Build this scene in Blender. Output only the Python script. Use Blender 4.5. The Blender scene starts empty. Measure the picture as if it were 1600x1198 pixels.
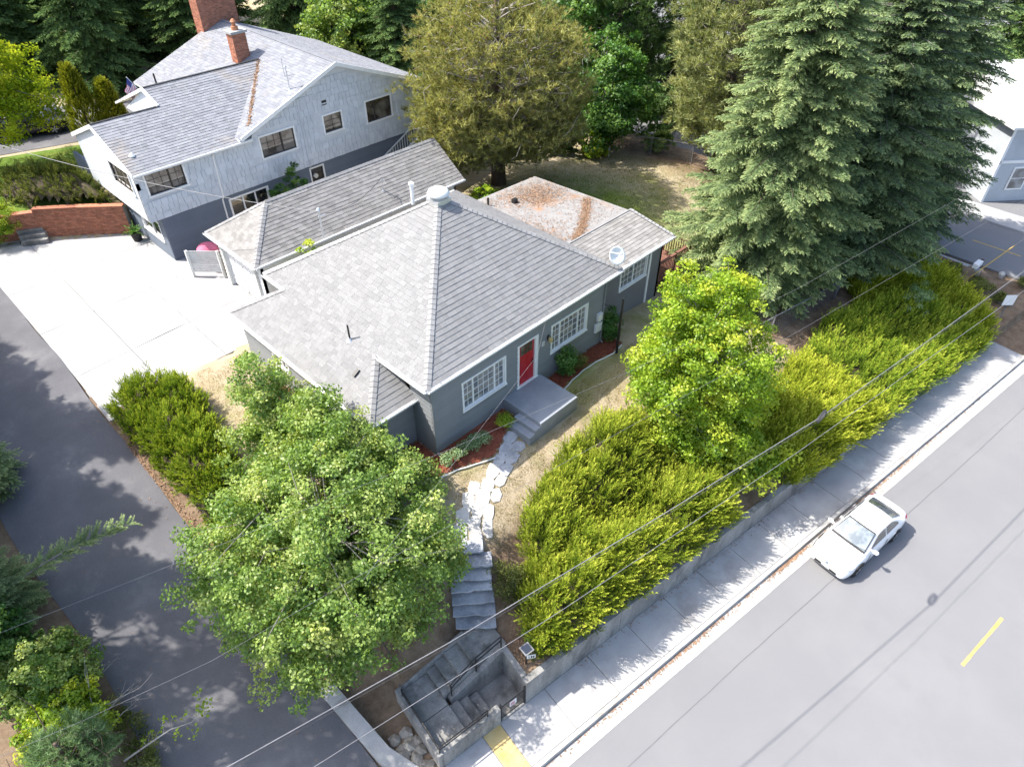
import bpy, bmesh, math, random
import numpy as np
from mathutils import Vector, Matrix

R = math.radians
random.seed(7)
SC = bpy.context.scene
COL = SC.collection

# ------------------------------------------------------------------ camera
cam_d = bpy.data.cameras.new('camera')
cam = bpy.data.objects.new('camera', cam_d)
COL.objects.link(cam)
cam.location = (-10.65, -14.318, 18.9)
cam.rotation_euler = (R(90 - 41.29), 0, R(44.39 - 90))
cam_d.sensor_width = 36
cam_d.lens = 36 * 1090.9 / 1600
cam_d.clip_start = 0.1
cam_d.clip_end = 2000
SC.camera = cam

# ------------------------------------------------------------------ sky and sun
SUN_TO = Vector((-0.46, 0.58, 1.0)).normalized()
SUN_EL = math.asin(SUN_TO.z)
SUN_ROT = math.atan2(SUN_TO.x, SUN_TO.y)
world = bpy.data.worlds.new('World')
SC.world = world
world.use_nodes = True
wn = world.node_tree
for n in list(wn.nodes):
    wn.nodes.remove(n)
wo = wn.nodes.new('ShaderNodeOutputWorld')
wb = wn.nodes.new('ShaderNodeBackground')
sky = wn.nodes.new('ShaderNodeTexSky')
sky.sky_type = 'NISHITA'
sky.sun_disc = False
sky.sun_elevation = SUN_EL
sky.sun_rotation = SUN_ROT
sky.air_density = 1.0
sky.dust_density = 2.5
sky.ozone_density = 1.0
wb.inputs['Strength'].default_value = 0.15
wn.links.new(sky.outputs[0], wb.inputs['Color'])
wn.links.new(wb.outputs[0], wo.inputs['Surface'])
sun_d = bpy.data.lights.new('sun', 'SUN')
sun_d.energy = 3.5
sun_d.angle = R(0.53)
sun_d.color = (1.0, 0.95, 0.87)
sun = bpy.data.objects.new('sun', sun_d)
COL.objects.link(sun)
sun.location = (0, 0, 60)
sun.rotation_euler = SUN_TO.to_track_quat('Z', 'Y').to_euler()
SC.view_settings.view_transform = 'Standard'
SC.view_settings.look = 'None'
SC.view_settings.exposure = 1.36
SC.view_settings.gamma = 1.0
SC.cycles.max_bounces = 6
SC.cycles.transparent_max_bounces = 8

# ------------------------------------------------------------------ helpers: materials
MATS = {}
def new_mat(name):
    m = bpy.data.materials.new(name)
    m.use_nodes = True
    nt = m.node_tree
    for n in list(nt.nodes):
        nt.nodes.remove(n)
    out = nt.nodes.new('ShaderNodeOutputMaterial')
    return m, nt, out

def mixrgb(nt, fac, a, b, blend='MIX'):
    n = nt.nodes.new('ShaderNodeMix')
    n.data_type = 'RGBA'
    n.blend_type = blend
    for key, val in ((0, fac), (6, a), (7, b)):
        if isinstance(val, (int, float)):
            n.inputs[key].default_value = val
        elif isinstance(val, tuple):
            n.inputs[key].default_value = (*val[:3], 1)
        else:
            nt.links.new(val, n.inputs[key])
    return n.outputs[2]

def noise(nt, vec, scale, detail=4, rough=0.6, lo=0.35, hi=0.65):
    n = nt.nodes.new('ShaderNodeTexNoise')
    n.inputs['Scale'].default_value = scale
    n.inputs['Detail'].default_value = detail
    n.inputs['Roughness'].default_value = rough
    nt.links.new(vec, n.inputs['Vector'])
    r = nt.nodes.new('ShaderNodeMapRange')
    r.inputs[1].default_value = lo
    r.inputs[2].default_value = hi
    nt.links.new(n.outputs[0], r.inputs[0])
    return r.outputs[0]

def pos(nt, stretch=None):
    g = nt.nodes.new('ShaderNodeNewGeometry')
    if stretch is None:
        return g.outputs['Position'], g
    mp = nt.nodes.new('ShaderNodeMapping')
    mp.inputs['Scale'].default_value = stretch
    nt.links.new(g.outputs['Position'], mp.inputs['Vector'])
    return mp.outputs[0], g

def surf(name, a, b, rough=0.85, n1=1.2, n2=25, fine=0.35, island=0.0, bump=0.0, bscale=40,
         c=None, cn=0.4, clo=0.5, chi=0.62, metallic=0.0, spec=0.3, stretch=None, coat=0.0):
    """surface: a<->b by broad noise, fine grain, optional third colour c in patches, per-piece variation"""
    if name in MATS:
        return MATS[name]
    m, nt, out = new_mat(name)
    p, g = pos(nt, stretch)
    col = mixrgb(nt, noise(nt, p, n1), a, b)
    if fine:
        gr = noise(nt, p, n2, 3, 0.7, 0.25, 0.75)
        d = tuple(x * (1 - fine) for x in (1, 1, 1))
        l = tuple(x * (1 + fine * 0.6) for x in (1, 1, 1))
        col = mixrgb(nt, 1.0, col, mixrgb(nt, gr, d, l), 'MULTIPLY')
    if c is not None:
        col = mixrgb(nt, noise(nt, p, cn, 5, 0.65, clo, chi), col, c)
    if island:
        mr = nt.nodes.new('ShaderNodeMapRange')
        mr.inputs[3].default_value = 1 - island
        mr.inputs[4].default_value = 1 + island
        oi = nt.nodes.new('ShaderNodeObjectInfo')
        v3 = nt.nodes.new('ShaderNodeCombineXYZ')
        nt.links.new(g.outputs['Random Per Island'], v3.inputs[0])
        nt.links.new(oi.outputs['Random'], v3.inputs[1])
        wnz = nt.nodes.new('ShaderNodeTexWhiteNoise')
        wnz.noise_dimensions = '3D'
        nt.links.new(v3.outputs[0], wnz.inputs['Vector'])
        nt.links.new(wnz.outputs['Value'], mr.inputs[0])
        cmb = nt.nodes.new('ShaderNodeCombineXYZ')
        for i in range(3):
            nt.links.new(mr.outputs[0], cmb.inputs[i])
        col = mixrgb(nt, 1.0, col, cmb.outputs[0], 'MULTIPLY')
    b_ = nt.nodes.new('ShaderNodeBsdfPrincipled')
    nt.links.new(col, b_.inputs['Base Color'])
    b_.inputs['Roughness'].default_value = rough
    b_.inputs['Metallic'].default_value = metallic
    b_.inputs['Specular IOR Level'].default_value = spec
    b_.inputs['Coat Weight'].default_value = coat
    if bump:
        bn = nt.nodes.new('ShaderNodeBump')
        bn.inputs['Strength'].default_value = bump
        bn.inputs['Distance'].default_value = 0.02
        nt.links.new(noise(nt, p, bscale, 4, 0.7, 0.2, 0.8), bn.inputs['Height'])
        nt.links.new(bn.outputs[0], b_.inputs['Normal'])
    nt.links.new(b_.outputs[0], out.inputs[0])
    MATS[name] = m
    return m

def foliage(name, dark, mid, tip, trans=0.35, patch=0.8, island=0.25, gloss=0.0, brown=None, bfac=0.0):
    """leaf or needle: colour runs from old growth to the tips (attribute 'tip'), with per-leaf variation"""
    if name in MATS:
        return MATS[name]
    m, nt, out = new_mat(name)
    p, g = pos(nt)
    at = nt.nodes.new('ShaderNodeAttribute')
    at.attribute_name = 'tip'
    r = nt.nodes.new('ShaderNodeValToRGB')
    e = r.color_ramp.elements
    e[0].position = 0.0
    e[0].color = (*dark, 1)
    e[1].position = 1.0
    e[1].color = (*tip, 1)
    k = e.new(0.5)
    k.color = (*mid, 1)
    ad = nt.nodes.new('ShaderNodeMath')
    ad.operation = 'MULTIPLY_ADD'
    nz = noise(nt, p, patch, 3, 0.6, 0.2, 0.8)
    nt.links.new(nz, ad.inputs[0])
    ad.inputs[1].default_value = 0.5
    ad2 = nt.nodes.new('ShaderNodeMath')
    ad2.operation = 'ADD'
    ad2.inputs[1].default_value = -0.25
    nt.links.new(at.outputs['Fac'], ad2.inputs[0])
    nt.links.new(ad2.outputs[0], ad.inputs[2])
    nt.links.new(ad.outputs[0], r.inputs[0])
    mr = nt.nodes.new('ShaderNodeMapRange')
    mr.inputs[3].default_value = 1 - island
    mr.inputs[4].default_value = 1 + island
    nt.links.new(g.outputs['Random Per Island'], mr.inputs[0])
    cmb = nt.nodes.new('ShaderNodeCombineXYZ')
    for i in range(3):
        nt.links.new(mr.outputs[0], cmb.inputs[i])
    col = mixrgb(nt, 1.0, r.outputs[0], cmb.outputs[0], 'MULTIPLY')
    if brown:
        gt = nt.nodes.new('ShaderNodeMath')
        gt.operation = 'LESS_THAN'
        gt.inputs[1].default_value = bfac
        nt.links.new(g.outputs['Random Per Island'], gt.inputs[0])
        col = mixrgb(nt, gt.outputs[0], col, brown)
    d = nt.nodes.new('ShaderNodeBsdfDiffuse')
    t = nt.nodes.new('ShaderNodeBsdfTranslucent')
    nt.links.new(col, d.inputs[0])
    nt.links.new(mixrgb(nt, 1.0, col, (1.25, 1.2, 0.55), 'MULTIPLY'), t.inputs[0])
    mx = nt.nodes.new('ShaderNodeMixShader')
    mx.inputs[0].default_value = trans
    nt.links.new(d.outputs[0], mx.inputs[1])
    nt.links.new(t.outputs[0], mx.inputs[2])
    last = mx.outputs[0]
    if gloss:
        gl = nt.nodes.new('ShaderNodeBsdfGlossy')
        gl.inputs['Roughness'].default_value = 0.45
        gl.inputs[0].default_value = (1, 1, 1, 1)
        m2 = nt.nodes.new('ShaderNodeMixShader')
        m2.inputs[0].default_value = gloss
        nt.links.new(last, m2.inputs[1])
        nt.links.new(gl.outputs[0], m2.inputs[2])
        last = m2.outputs[0]
    nt.links.new(last, out.inputs[0])
    MATS[name] = m
    return m

M_ASPH = surf('road asphalt', (.196, .196, .202), (.214, .213, .217), .9, .35, 60, .3, bump=.25, bscale=120, c=(.182, .182, .188), cn=.8, clo=.5, chi=.75)
M_LANE = surf('dark asphalt', (.120, .118, .126), (.155, .152, .160), .92, .5, 45, .35, bump=.3, bscale=110, c=(.19, .185, .185), cn=.5, clo=.56, chi=.75)
M_CONC = surf('pale concrete', (.335, .333, .33), (.42, .417, .412), .9, .6, 30, .14, island=.05, bump=.1, bscale=70, c=(.27, .27, .275), cn=.3, clo=.5, chi=.72)
M_WALK = surf('sidewalk concrete', (.33, .325, .32), (.42, .415, .405), .9, .9, 38, .2, bump=.15, bscale=90, c=(.27, .26, .25), cn=.7, clo=.55, chi=.72)
M_OLDC = surf('old stained concrete', (.19, .185, .175), (.33, .32, .30), .92, 1.3, 22, .28, bump=.3, bscale=50, c=(.10, .10, .09), cn=1.6, clo=.52, chi=.7, stretch=(1, 1, .35))
M_KERB = surf('kerb concrete', (.40, .39, .37), (.52, .50, .47), .9, 1.1, 35, .25, bump=.2, bscale=70, c=(.25, .22, .19), cn=.9, clo=.55, chi=.7)
M_STONE = surf('grey flagstone', (.33, .34, .37), (.47, .48, .50), .85, 1.4, 16, .25, island=.08, bump=.35, bscale=18, c=(.24, .25, .27), cn=1.7, clo=.5, chi=.68)
M_PATH = surf('pale flagstone', (.45, .43, .40), (.56, .54, .51), .85, 2.0, 16, .15, island=.06, bump=.2, bscale=18)
M_ROCK = surf('broken rock', (.22, .20, .17), (.36, .33, .28), .95, 2.2, 14, .35, bump=.5, bscale=12)
M_SHING = surf('grey shingle', (.212, .211, .210), (.240, .239, .238), .93, 9.0, 55, .25, island=.095, bump=.2, bscale=150)
M_SHG2 = surf('taupe shingle', (.225, .217, .207), (.268, .258, .247), .93, 3.0, 55, .25, island=.17, bump=.2, bscale=150, c=(.20, .19, .175), cn=.5, clo=.5, chi=.8)
M_SHG3 = surf('slate shingle', (.205, .213, .235), (.245, .252, .272), .93, 2.0, 55, .22, island=.13, bump=.2, bscale=150, c=(.27, .24, .21), cn=.35, clo=.58, chi=.75)
M_FLATR = surf('needle littered roofing', (.235, .23, .225), (.285, .28, .275), .95, 2.0, 40, .3, bump=.3, bscale=80, c=(.30, .18, .11), cn=.55, clo=.56, chi=.72)
M_CAP = surf('cap shingle', (.245, .242, .24), (.29, .287, .285), .93, 3.0, 55, .22, island=.1, bump=.2, bscale=150)
M_SIDE = surf('grey siding paint', (.205, .214, .223), (.228, .237, .246), .6, 1.0, 20, .08, island=.05)
M_WING = surf('grey wall paint', (.160, .160, .168), (.18, .18, .19), .7, 1.0, 20, .08)
M_SLATE = surf('slate blue siding paint', (.125, .150, .190), (.145, .170, .212), .6, 1.0, 20, .08, island=.05)
M_SHAKE = surf('pale shake paint', (.52, .555, .60), (.60, .635, .675), .7, 2.0, 25, .1, island=.06)
M_WHITE = surf('white paint', (.76, .76, .75), (.82, .82, .81), .45, 2, 30, .05)
M_WHITE2 = surf('weathered white paint', (.62, .62, .60), (.75, .75, .73), .6, 4, 30, .15, island=.08)
M_ALU = surf('aluminium', (.62, .63, .64), (.70, .71, .72), .4, 2, 30, .05, metallic=.7)
M_RED = surf('red door paint', (.40, .012, .022), (.46, .016, .026), .35, 2, 20, .05, spec=.5)
M_PORCH = surf('grey porch paint', (.235, .255, .285), (.285, .305, .335), .55, 1.5, 20, .12, c=(.33, .35, .37), cn=1.2, clo=.55, chi=.75, spec=.5)
M_IRON = surf('black iron', (.012, .012, .013), (.02, .02, .02), .45, 4, 30, .1, spec=.5)
M_DKFR = surf('dark window frame', (.035, .03, .027), (.05, .042, .038), .5, 4, 30, .1)
M_BRICK = surf('red brick', (.33, .125, .075), (.42, .18, .11), .9, 6, 40, .25, island=.28)
M_MORTAR = surf('mortar', (.35, .32, .29), (.42, .39, .36), .95, 4, 40, .15)
M_MULCH = surf('red bark mulch', (.20, .055, .032), (.30, .095, .055), .95, 14, 60, .5, island=.4, bump=.6, bscale=50)
M_BARK = surf('brown bark', (.09, .065, .048), (.16, .12, .09), .95, 5, 30, .4, bump=.7, bscale=30, stretch=(1, 1, .3))
M_BARKG = surf('grey bark', (.17, .155, .14), (.27, .25, .23), .95, 5, 30, .4, bump=.7, bscale=30, stretch=(1, 1, .3))
M_TWIG = surf('juniper twig', (.055, .045, .028), (.10, .08, .05), .95, 4, 20, .4)
M_WIRE = surf('grey cable', (.16, .16, .17), (.22, .22, .23), .5, 4, 30, .1)
M_DARKW = surf('black cable', (.04, .04, .045), (.06, .06, .06), .5, 4, 30, .1)
M_RUBBER = surf('black rubber', (.015, .015, .016), (.025, .025, .026), .8, 4, 30, .2)
M_YEL = surf('yellow road paint', (.46, .32, .10), (.54, .39, .15), .8, 3, 60, .35)
M_YELC = surf('yellow painted concrete', (.50, .37, .15), (.58, .45, .21), .85, 2, 40, .2, bump=.15, bscale=70, c=(.42, .28, .10), cn=1.6, clo=.55, chi=.7)
M_DECK = surf('red brown deck wood', (.16, .075, .055), (.24, .12, .09), .8, 5, 30, .25, stretch=(1, 1, .4))
M_POST = surf('dark brown timber', (.07, .04, .03), (.11, .065, .045), .85, 5, 30, .3)
M_CHROME = surf('chrome', (.75, .75, .76), (.8, .8, .8), .15, 4, 30, .05, metallic=1.0)
M_CARW = surf('white car paint', (.78, .78, .78), (.80, .80, .80), .3, 2, 30, .0, coat=.6, spec=.5)
M_CARB = surf('black car paint', (.012, .012, .014), (.014, .014, .016), .25, 2, 30, .0, coat=.8, spec=.5)
M_CARS = surf('silver car paint', (.45, .46, .47), (.47, .48, .49), .3, 2, 30, .0, coat=.6, metallic=.4)
M_LAMPG = surf('headlamp lens', (.45, .46, .48), (.62, .63, .65), .1, 14, 30, .2, spec=.8)
M_PLASTIC = surf('black plastic', (.02, .02, .021), (.03, .03, .03), .55, 4, 30, .1)
M_RIM = surf('alloy rim', (.42, .43, .44), (.5, .5, .51), .35, 4, 30, .1, metallic=.8)
M_TERRA = surf('terracotta', (.40, .16, .08), (.5, .22, .12), .8, 4, 30, .2)
M_PINK = surf('pink fabric', (.55, .12, .20), (.62, .17, .25), .7, 4, 30, .15)
M_FRED = surf('flag red', (.50, .05, .10), (.55, .07, .13), .8, 4, 30, .1)
M_FBLUE = surf('flag blue', (.05, .06, .20), (.06, .07, .24), .8, 4, 30, .1)
M_DRYSTICK = surf('dry stick', (.30, .27, .24), (.42, .39, .35), .95, 8, 40, .3)
M_LITTER = surf('leaf litter', (.25, .15, .09), (.34, .22, .14), .95, 6, 40, .3, island=.4)
M_SAGE = surf('sage leaf', (.22, .26, .20), (.30, .33, .26), .9, 6, 30, .2, island=.25)

def glass(name, base, curtain=None, spec=1.0, cn=1.5):
    m, nt, out = new_mat(name)
    p, g = pos(nt)
    col = mixrgb(nt, noise(nt, p, cn, 2, .5, .42, .58), base, curtain or base)
    b_ = nt.nodes.new('ShaderNodeBsdfPrincipled')
    nt.links.new(col, b_.inputs['Base Color'])
    b_.inputs['Roughness'].default_value = .04
    b_.inputs['Specular IOR Level'].default_value = spec
    b_.inputs['IOR'].default_value = 1.6
    b_.inputs['Coat Weight'].default_value = .5
    b_.inputs['Coat Roughness'].default_value = .02
    nt.links.new(b_.outputs[0], out.inputs[0])
    return m
G_HOUSE = glass('house glass', (.10, .115, .14), (.30, .28, .255))
G_NB = glass('neighbour glass', (.035, .03, .027), (.16, .145, .13), cn=1.1)
G_DARK = glass('dark glass', (.012, .014, .018), (.03, .03, .035))
G_CAR = glass('windscreen glass', (.10, .13, .15), (.22, .26, .28), cn=2.5)
G_CARD = glass('side glass', (.045, .055, .06), (.10, .11, .11), cn=2.5)
G_FAR = glass('far glass', (.06, .07, .08), (.28, .31, .33), cn=.9)

# ------------------------------------------------------------------ helpers: objects
ORG = {}
def thing(name, label, cat, loc=(0, 0, 0), rotz=0.0, group=None):
    o = bpy.data.objects.new(name, None)
    COL.objects.link(o)
    o.location = loc
    o.rotation_euler = (0, 0, rotz)
    o.empty_display_size = .2
    o['label'] = label
    o['category'] = cat
    if group:
        o['group'] = group
    ORG[o.name] = (Vector(loc), rotz)
    return o

def tag(o, label, cat, group=None):
    o['label'] = label
    o['category'] = cat
    if group:
        o['group'] = group
    return o

def struct(o):
    o['kind'] = 'structure'
    return o

def worg(parent):
    if parent is None:
        return Vector((0, 0, 0)), 0
    return ORG.get(parent.name, (Vector((0, 0, 0)), 0))

class MB:
    """collects shapes; build() links them as one mesh object"""
    def __init__(s):
        s.v = []
        s.f = []
    def add(s, vs, fs):
        k = len(s.v)
        s.v.extend([tuple(p) for p in vs])
        s.f.extend([tuple(i + k for i in f) for f in fs])
        return s
    def box(s, x0, y0, z0, x1, y1, z1):
        vs = [(x0, y0, z0), (x1, y0, z0), (x1, y1, z0), (x0, y1, z0), (x0, y0, z1), (x1, y0, z1), (x1, y1, z1), (x0, y1, z1)]
        return s.add(vs, [(0, 3, 2, 1), (4, 5, 6, 7), (0, 1, 5, 4), (1, 2, 6, 5), (2, 3, 7, 6), (3, 0, 4, 7)])
    def hexa(s, bot, top):
        return s.add(list(bot) + list(top), [(0, 3, 2, 1), (4, 5, 6, 7), (0, 1, 5, 4), (1, 2, 6, 5), (2, 3, 7, 6), (3, 0, 4, 7)])
    def obox(s, o, a, b, c):
        """oriented box: corner o and three edge vectors"""
        o, a, b, c = Vector(o), Vector(a), Vector(b), Vector(c)
        return s.hexa([o, o + a, o + a + b, o + b], [o + c, o + a + c, o + a + b + c, o + b + c])
    def prism(s, poly, z0, z1):
        n = len(poly)
        def zz(z, i): return z[i] if isinstance(z, (list, tuple)) else z
        vs = [(p[0], p[1], zz(z0, i)) for i, p in enumerate(poly)] + [(p[0], p[1], zz(z1, i)) for i, p in enumerate(poly)]
        fs = [tuple(range(n - 1, -1, -1)), tuple(range(n, 2 * n))]
        fs += [(i, (i + 1) % n, n + (i + 1) % n, n + i) for i in range(n)]
        return s.add(vs, fs)
    def tube(s, pts, r, n=6, cap=True):
        pts = [Vector(p) for p in pts]
        rs = r if isinstance(r, (list, tuple)) else [r] * len(pts)
        k = len(s.v)
        prev = None
        for i, p in enumerate(pts):
            d = (pts[min(i + 1, len(pts) - 1)] - pts[max(i - 1, 0)])
            d = d.normalized() if d.length > 1e-9 else Vector((0, 0, 1))
            a = prev if prev is not None else (Vector((0, 0, 1)) if abs(d.z) < .9 else Vector((1, 0, 0)))
            x = (a - d * a.dot(d))
            x = x.normalized() if x.length > 1e-6 else d.orthogonal().normalized()
            prev = x
            y = d.cross(x)
            for j in range(n):
                t = 2 * math.pi * j / n
                s.v.append(tuple(p + (x * math.cos(t) + y * math.sin(t)) * rs[i]))
        for i in range(len(pts) - 1):
            for j in range(n):
                a = k + i * n + j
                b = k + i * n + (j + 1) % n
                s.f.append((a, b, b + n, a + n))
        if cap:
            s.f.append(tuple(k + j for j in range(n - 1, -1, -1)))
            e = k + (len(pts) - 1) * n
            s.f.append(tuple(e + j for j in range(n)))
        return s
    def lathe(s, c, prof, n=16, axis='Z'):
        k = len(s.v)
        for r, h in prof:
            for j in range(n):
                t = 2 * math.pi * j / n
                a, b = r * math.cos(t), r * math.sin(t)
                s.v.append((c[0] + a, c[1] + b, c[2] + h) if axis == 'Z' else (c[0] + a, c[1] + h, c[2] + b))
        for i in range(len(prof) - 1):
            for j in range(n):
                a = k + i * n + j
                b = k + i * n + (j + 1) % n
                s.f.append((a, b, b + n, a + n))
        s.f.append(tuple(k + j for j in range(n - 1, -1, -1)))
        e = k + (len(prof) - 1) * n
        s.f.append(tuple(e + j for j in range(n)))
        return s
    def build(s, name, mat, parent=None, smooth=False, local=False, bevel=0):
        me = bpy.data.meshes.new(name)
        me.from_pydata(s.v, [], s.f)
        return link_mesh(name, me, mat, parent, smooth, local, bevel)

def link_mesh(name, me, mat, parent=None, smooth=False, local=False, bevel=0):
    o = bpy.data.objects.new(name, me)
    COL.objects.link(o)
    if mat is not None:
        me.materials.append(mat)
    if smooth:
        me.polygons.foreach_set('use_smooth', [True] * len(me.polygons))
    if parent is not None:
        o.parent = parent
        if not local:
            w, rz = worg(parent)
            if rz == 0:
                o.location = -w
            else:
                inv = Matrix.Translation(w) @ Matrix.Rotation(rz, 4, 'Z')
                o.matrix_basis = inv.inverted()
        ORG[o.name] = (Vector((0, 0, 0)), 0)
    if bevel:
        bv = o.modifiers.new('bevel', 'BEVEL')
        bv.width = bevel
        bv.segments = 2
        bv.limit_method = 'ANGLE'
    return o

def mesh_np(name, V, F, attr=None):
    V = np.asarray(V, np.float32)
    F = np.asarray(F, np.int32)
    me = bpy.data.meshes.new(name)
    me.vertices.add(len(V))
    me.vertices.foreach_set('co', V.ravel())
    me.loops.add(F.size)
    me.loops.foreach_set('vertex_index', F.ravel())
    me.polygons.add(len(F))
    me.polygons.foreach_set('loop_start', np.arange(0, F.size, F.shape[1], dtype=np.int32))
    if attr is not None:
        a = me.attributes.new('tip', 'FLOAT', 'POINT')
        a.data.foreach_set('value', np.asarray(attr, np.float32).ravel())
    me.update(calc_edges=True)
    return me

def copy_tree(o, parent=None):
    c = o.copy()
    COL.objects.link(c)
    c.parent = parent
    for ch in list(o.children):
        copy_tree(ch, c)
    return c

# ------------------------------------------------------------------ the lie of the land
TH = R(-8.1)
DU = np.array([math.cos(TH), math.sin(TH)])
DV = np.array([-math.sin(TH), math.cos(TH)])
O_ = np.array([-3.182, -7.636])            # where the retaining wall meets the gate
ZR = -3.6                                   # road
ZW = -3.45                                  # sidewalk
def uvw(u, v, z=None):
    p = O_ + DU * u + DV * v
    return (p[0], p[1]) if z is None else (p[0], p[1], z)

def sstep(t):
    t = np.clip(t, 0, 1)
    return t * t * (3 - 2 * t)

def lane_z(y):
    return np.interp(y, [-9, -7.2, -5.5, 4, 11, 16, 26], [-3.62, -3.6, -3.3, -1.5, -.5, -.2, -.1])

def H(x, y):
    x = np.asarray(x, float)
    y = np.asarray(y, float)
    dx, dy = x - O_[0], y - O_[1]
    u = dx * DU[0] + dy * DU[1]
    v = dx * DV[0] + dy * DV[1]
    zf = np.interp(x, [-3, 9, 14, 20, 27, 33, 36], [0, -.05, -.5, -1.2, -2.2, -3.4, -3.72])
    zb = np.interp(x, [-3, 9, 14, 22, 30, 36, 44], [0, 0, -.2, -.5, -1.0, -2.6, -3.72])
    Z = zf + (zb - zf) * sstep((y - 1) / 8)
    L = lane_z(y)
    s = sstep((x + 7.7) / 4.4)
    Z = L + (Z - L) * s
    zt = np.where(u < -3.1, -3.5, np.interp(u, [0, 8, 20, 31], [-2.25, -2.35, -2.75, -3.3]))
    k = np.interp(v, [.2, 2.5, 4.4, 5.6, 7.4], [0, .12, .64, .84, 1])
    Zb = zt + (np.maximum(Z, zt) - zt) * k
    wl = sstep((x + 8.0) / 1.0)
    Z = L + (np.where(v < 7.4, Zb, Z) - L) * wl
    lip = np.where((u > -3.1), .12, -.25)
    Z = np.where(v < lip, -3.78, Z)
    Z = np.where((x > 34.2), np.minimum(Z, -3.74), Z)
    Z = np.where(v < -1.5, -3.8, Z)
    # the stairwell
    Z = np.where((u > -3.12) & (u < .06) & (v < 1.33), -3.85, Z)
    Z = np.where((u > -3.12) & (u < -.85) & (v >= 1.33) & (v < 2.52), np.minimum(Z, -3.1), Z)
    Z = np.where((u >= -.85) & (u < .3) & (v >= 1.33) & (v < 2.52), np.minimum(Z, -2.3), Z)
    fx, fy = .639, .769
    sa = (x + 3.02) * fx + (y + 5.22) * fy
    sb = (x + 3.02) * fy - (y + 5.22) * fx
    Z = np.where((np.abs(sb) < 1.02) & (sa > -.6) & (sa < 2.1), np.minimum(Z, -2.2 + .2 * np.clip(sa / .31, 0, 6)), Z)
    # bed of the concrete yard
    yb = np.interp(x, [-7.5, -6.4, -1.0, -.5, -.4, .3], [28.6, 28.2, 24.3, 24.0, 19.9, 19.9])
    Z = np.where((x > -7.75) & (x < .75) & (y > 11.0) & (y < yb), np.minimum(Z, np.minimum(lane_z(y), 0) - .12), Z)
    return Z

def Hs(x, y):
    return float(H(x, y))

def Hin(x, y):
    """ground height, keeping to the bank side of the retaining wall"""
    x = np.asarray(x, float)
    y = np.asarray(y, float)
    v = (x - O_[0]) * DV[0] + (y - O_[1]) * DV[1]
    k = np.maximum(0, .4 - v)
    return H(x + DV[0] * k, y + DV[1] * k)

def in_poly(x, y, poly):
    x = np.asarray(x)
    y = np.asarray(y)
    c = np.zeros(x.shape, bool)
    n = len(poly)
    for i in range(n):
        x0, y0 = poly[i]
        x1, y1 = poly[(i + 1) % n]
        hit = ((y0 > y) != (y1 > y)) & (x < (x1 - x0) * (y - y0) / ((y1 - y0) or 1e-9) + x0)
        c ^= hit
    return c

def edge_dist(x, y, poly):
    d = np.full(np.shape(x), 1e9)
    n = len(poly)
    for i in range(n):
        a = np.array(poly[i], float)
        b = np.array(poly[(i + 1) % n], float)
        ab = b - a
        t = np.clip(((x - a[0]) * ab[0] + (y - a[1]) * ab[1]) / max(ab @ ab, 1e-9), 0, 1)
        d = np.minimum(d, np.hypot(x - a[0] - t * ab[0], y - a[1] - t * ab[1]))
    return d

# ground sheet
gu = np.unique(np.round(np.concatenate([
    -17 - np.geomspace(.5, 380, 26), np.arange(-17, 36.01, .3), [-3.13, -3.11, .05, .07, -.86, -.84, .29, .31], 36 + np.geomspace(.5, 420, 26)]), 3))
gv = np.unique(np.round(np.concatenate([
    -3 - np.geomspace(.5, 300, 18), np.arange(-3, 40.01, .3), [-.26, -.24, .11, .13, 1.32, 1.34, 2.51, 2.53], 40 + np.geomspace(.5, 420, 24)]), 3))
UU, VV = np.meshgrid(gu, gv)
GX = O_[0] + DU[0] * UU + DV[0] * VV
GY = O_[1] + DU[1] * UU + DV[1] * VV
GZ = H(GX, GY)
rg = np.random.default_rng(3)
GZ = GZ + np.where(VV > .4, rg.normal(0, .012, GZ.shape), 0)
nu, nv = len(gu), len(gv)
idx = np.arange(nu * nv).reshape(nv, nu)
F = np.stack([idx[:-1, :-1], idx[:-1, 1:], idx[1:, 1:], idx[1:, :-1]], -1).reshape(-1, 4)
me = mesh_np('ground', np.stack([GX, GY, GZ], -1).reshape(-1, 3), F)
green = np.zeros(GX.shape)
green = np.maximum(green, .8 * np.exp(-(((GX - 19) / 4.2) ** 2 + ((GY - 8) / 4.5) ** 2)))
green = np.maximum(green, .5 * np.exp(-(((GX - 14) / 3) ** 2 + ((GY + 2.5) / 2.0) ** 2)))
green = np.maximum(green, .3 * np.exp(-(((GX - 8) / 2.5) ** 2 + ((GY + 1.2) / .9) ** 2)))
green = np.where(GY > 30, .7, green)
dirt = sstep((4.6 - VV) / 1.2) * (GX > -7.9)
dirt = np.maximum(dirt, sstep((GX - 15.5) / 2) * sstep((-1.0 - GY) / 2))
dirt = np.maximum(dirt, sstep((GX - 27) / 3) * .8)
dirt = np.maximum(dirt, sstep((-4.6 - GX) / 1.0))
dirt = np.maximum(dirt, sstep((GY - 16) / 2) * sstep((30 - GY) / 2) * (GX > 12) * .3)
for nm, ar in (('green', green), ('dirt', dirt)):
    a = me.attributes.new(nm, 'FLOAT', 'POINT')
    a.data.foreach_set('value', ar.astype(np.float32).ravel())
m, nt, out = new_mat('lawn and soil')
p, g = pos(nt)
dry = mixrgb(nt, noise(nt, p, 1.1, 5, .65), (.37, .30, .19), (.48, .40, .29))
dry = mixrgb(nt, noise(nt, p, .45, 4, .6, .5, .75), dry, (.22, .22, .075))
grn = mixrgb(nt, noise(nt, p, .8, 4, .6), (.14, .21, .028), (.24, .29, .055))
soil = mixrgb(nt, noise(nt, p, 1.6, 5, .7), (.17, .115, .075), (.30, .22, .15))
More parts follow.
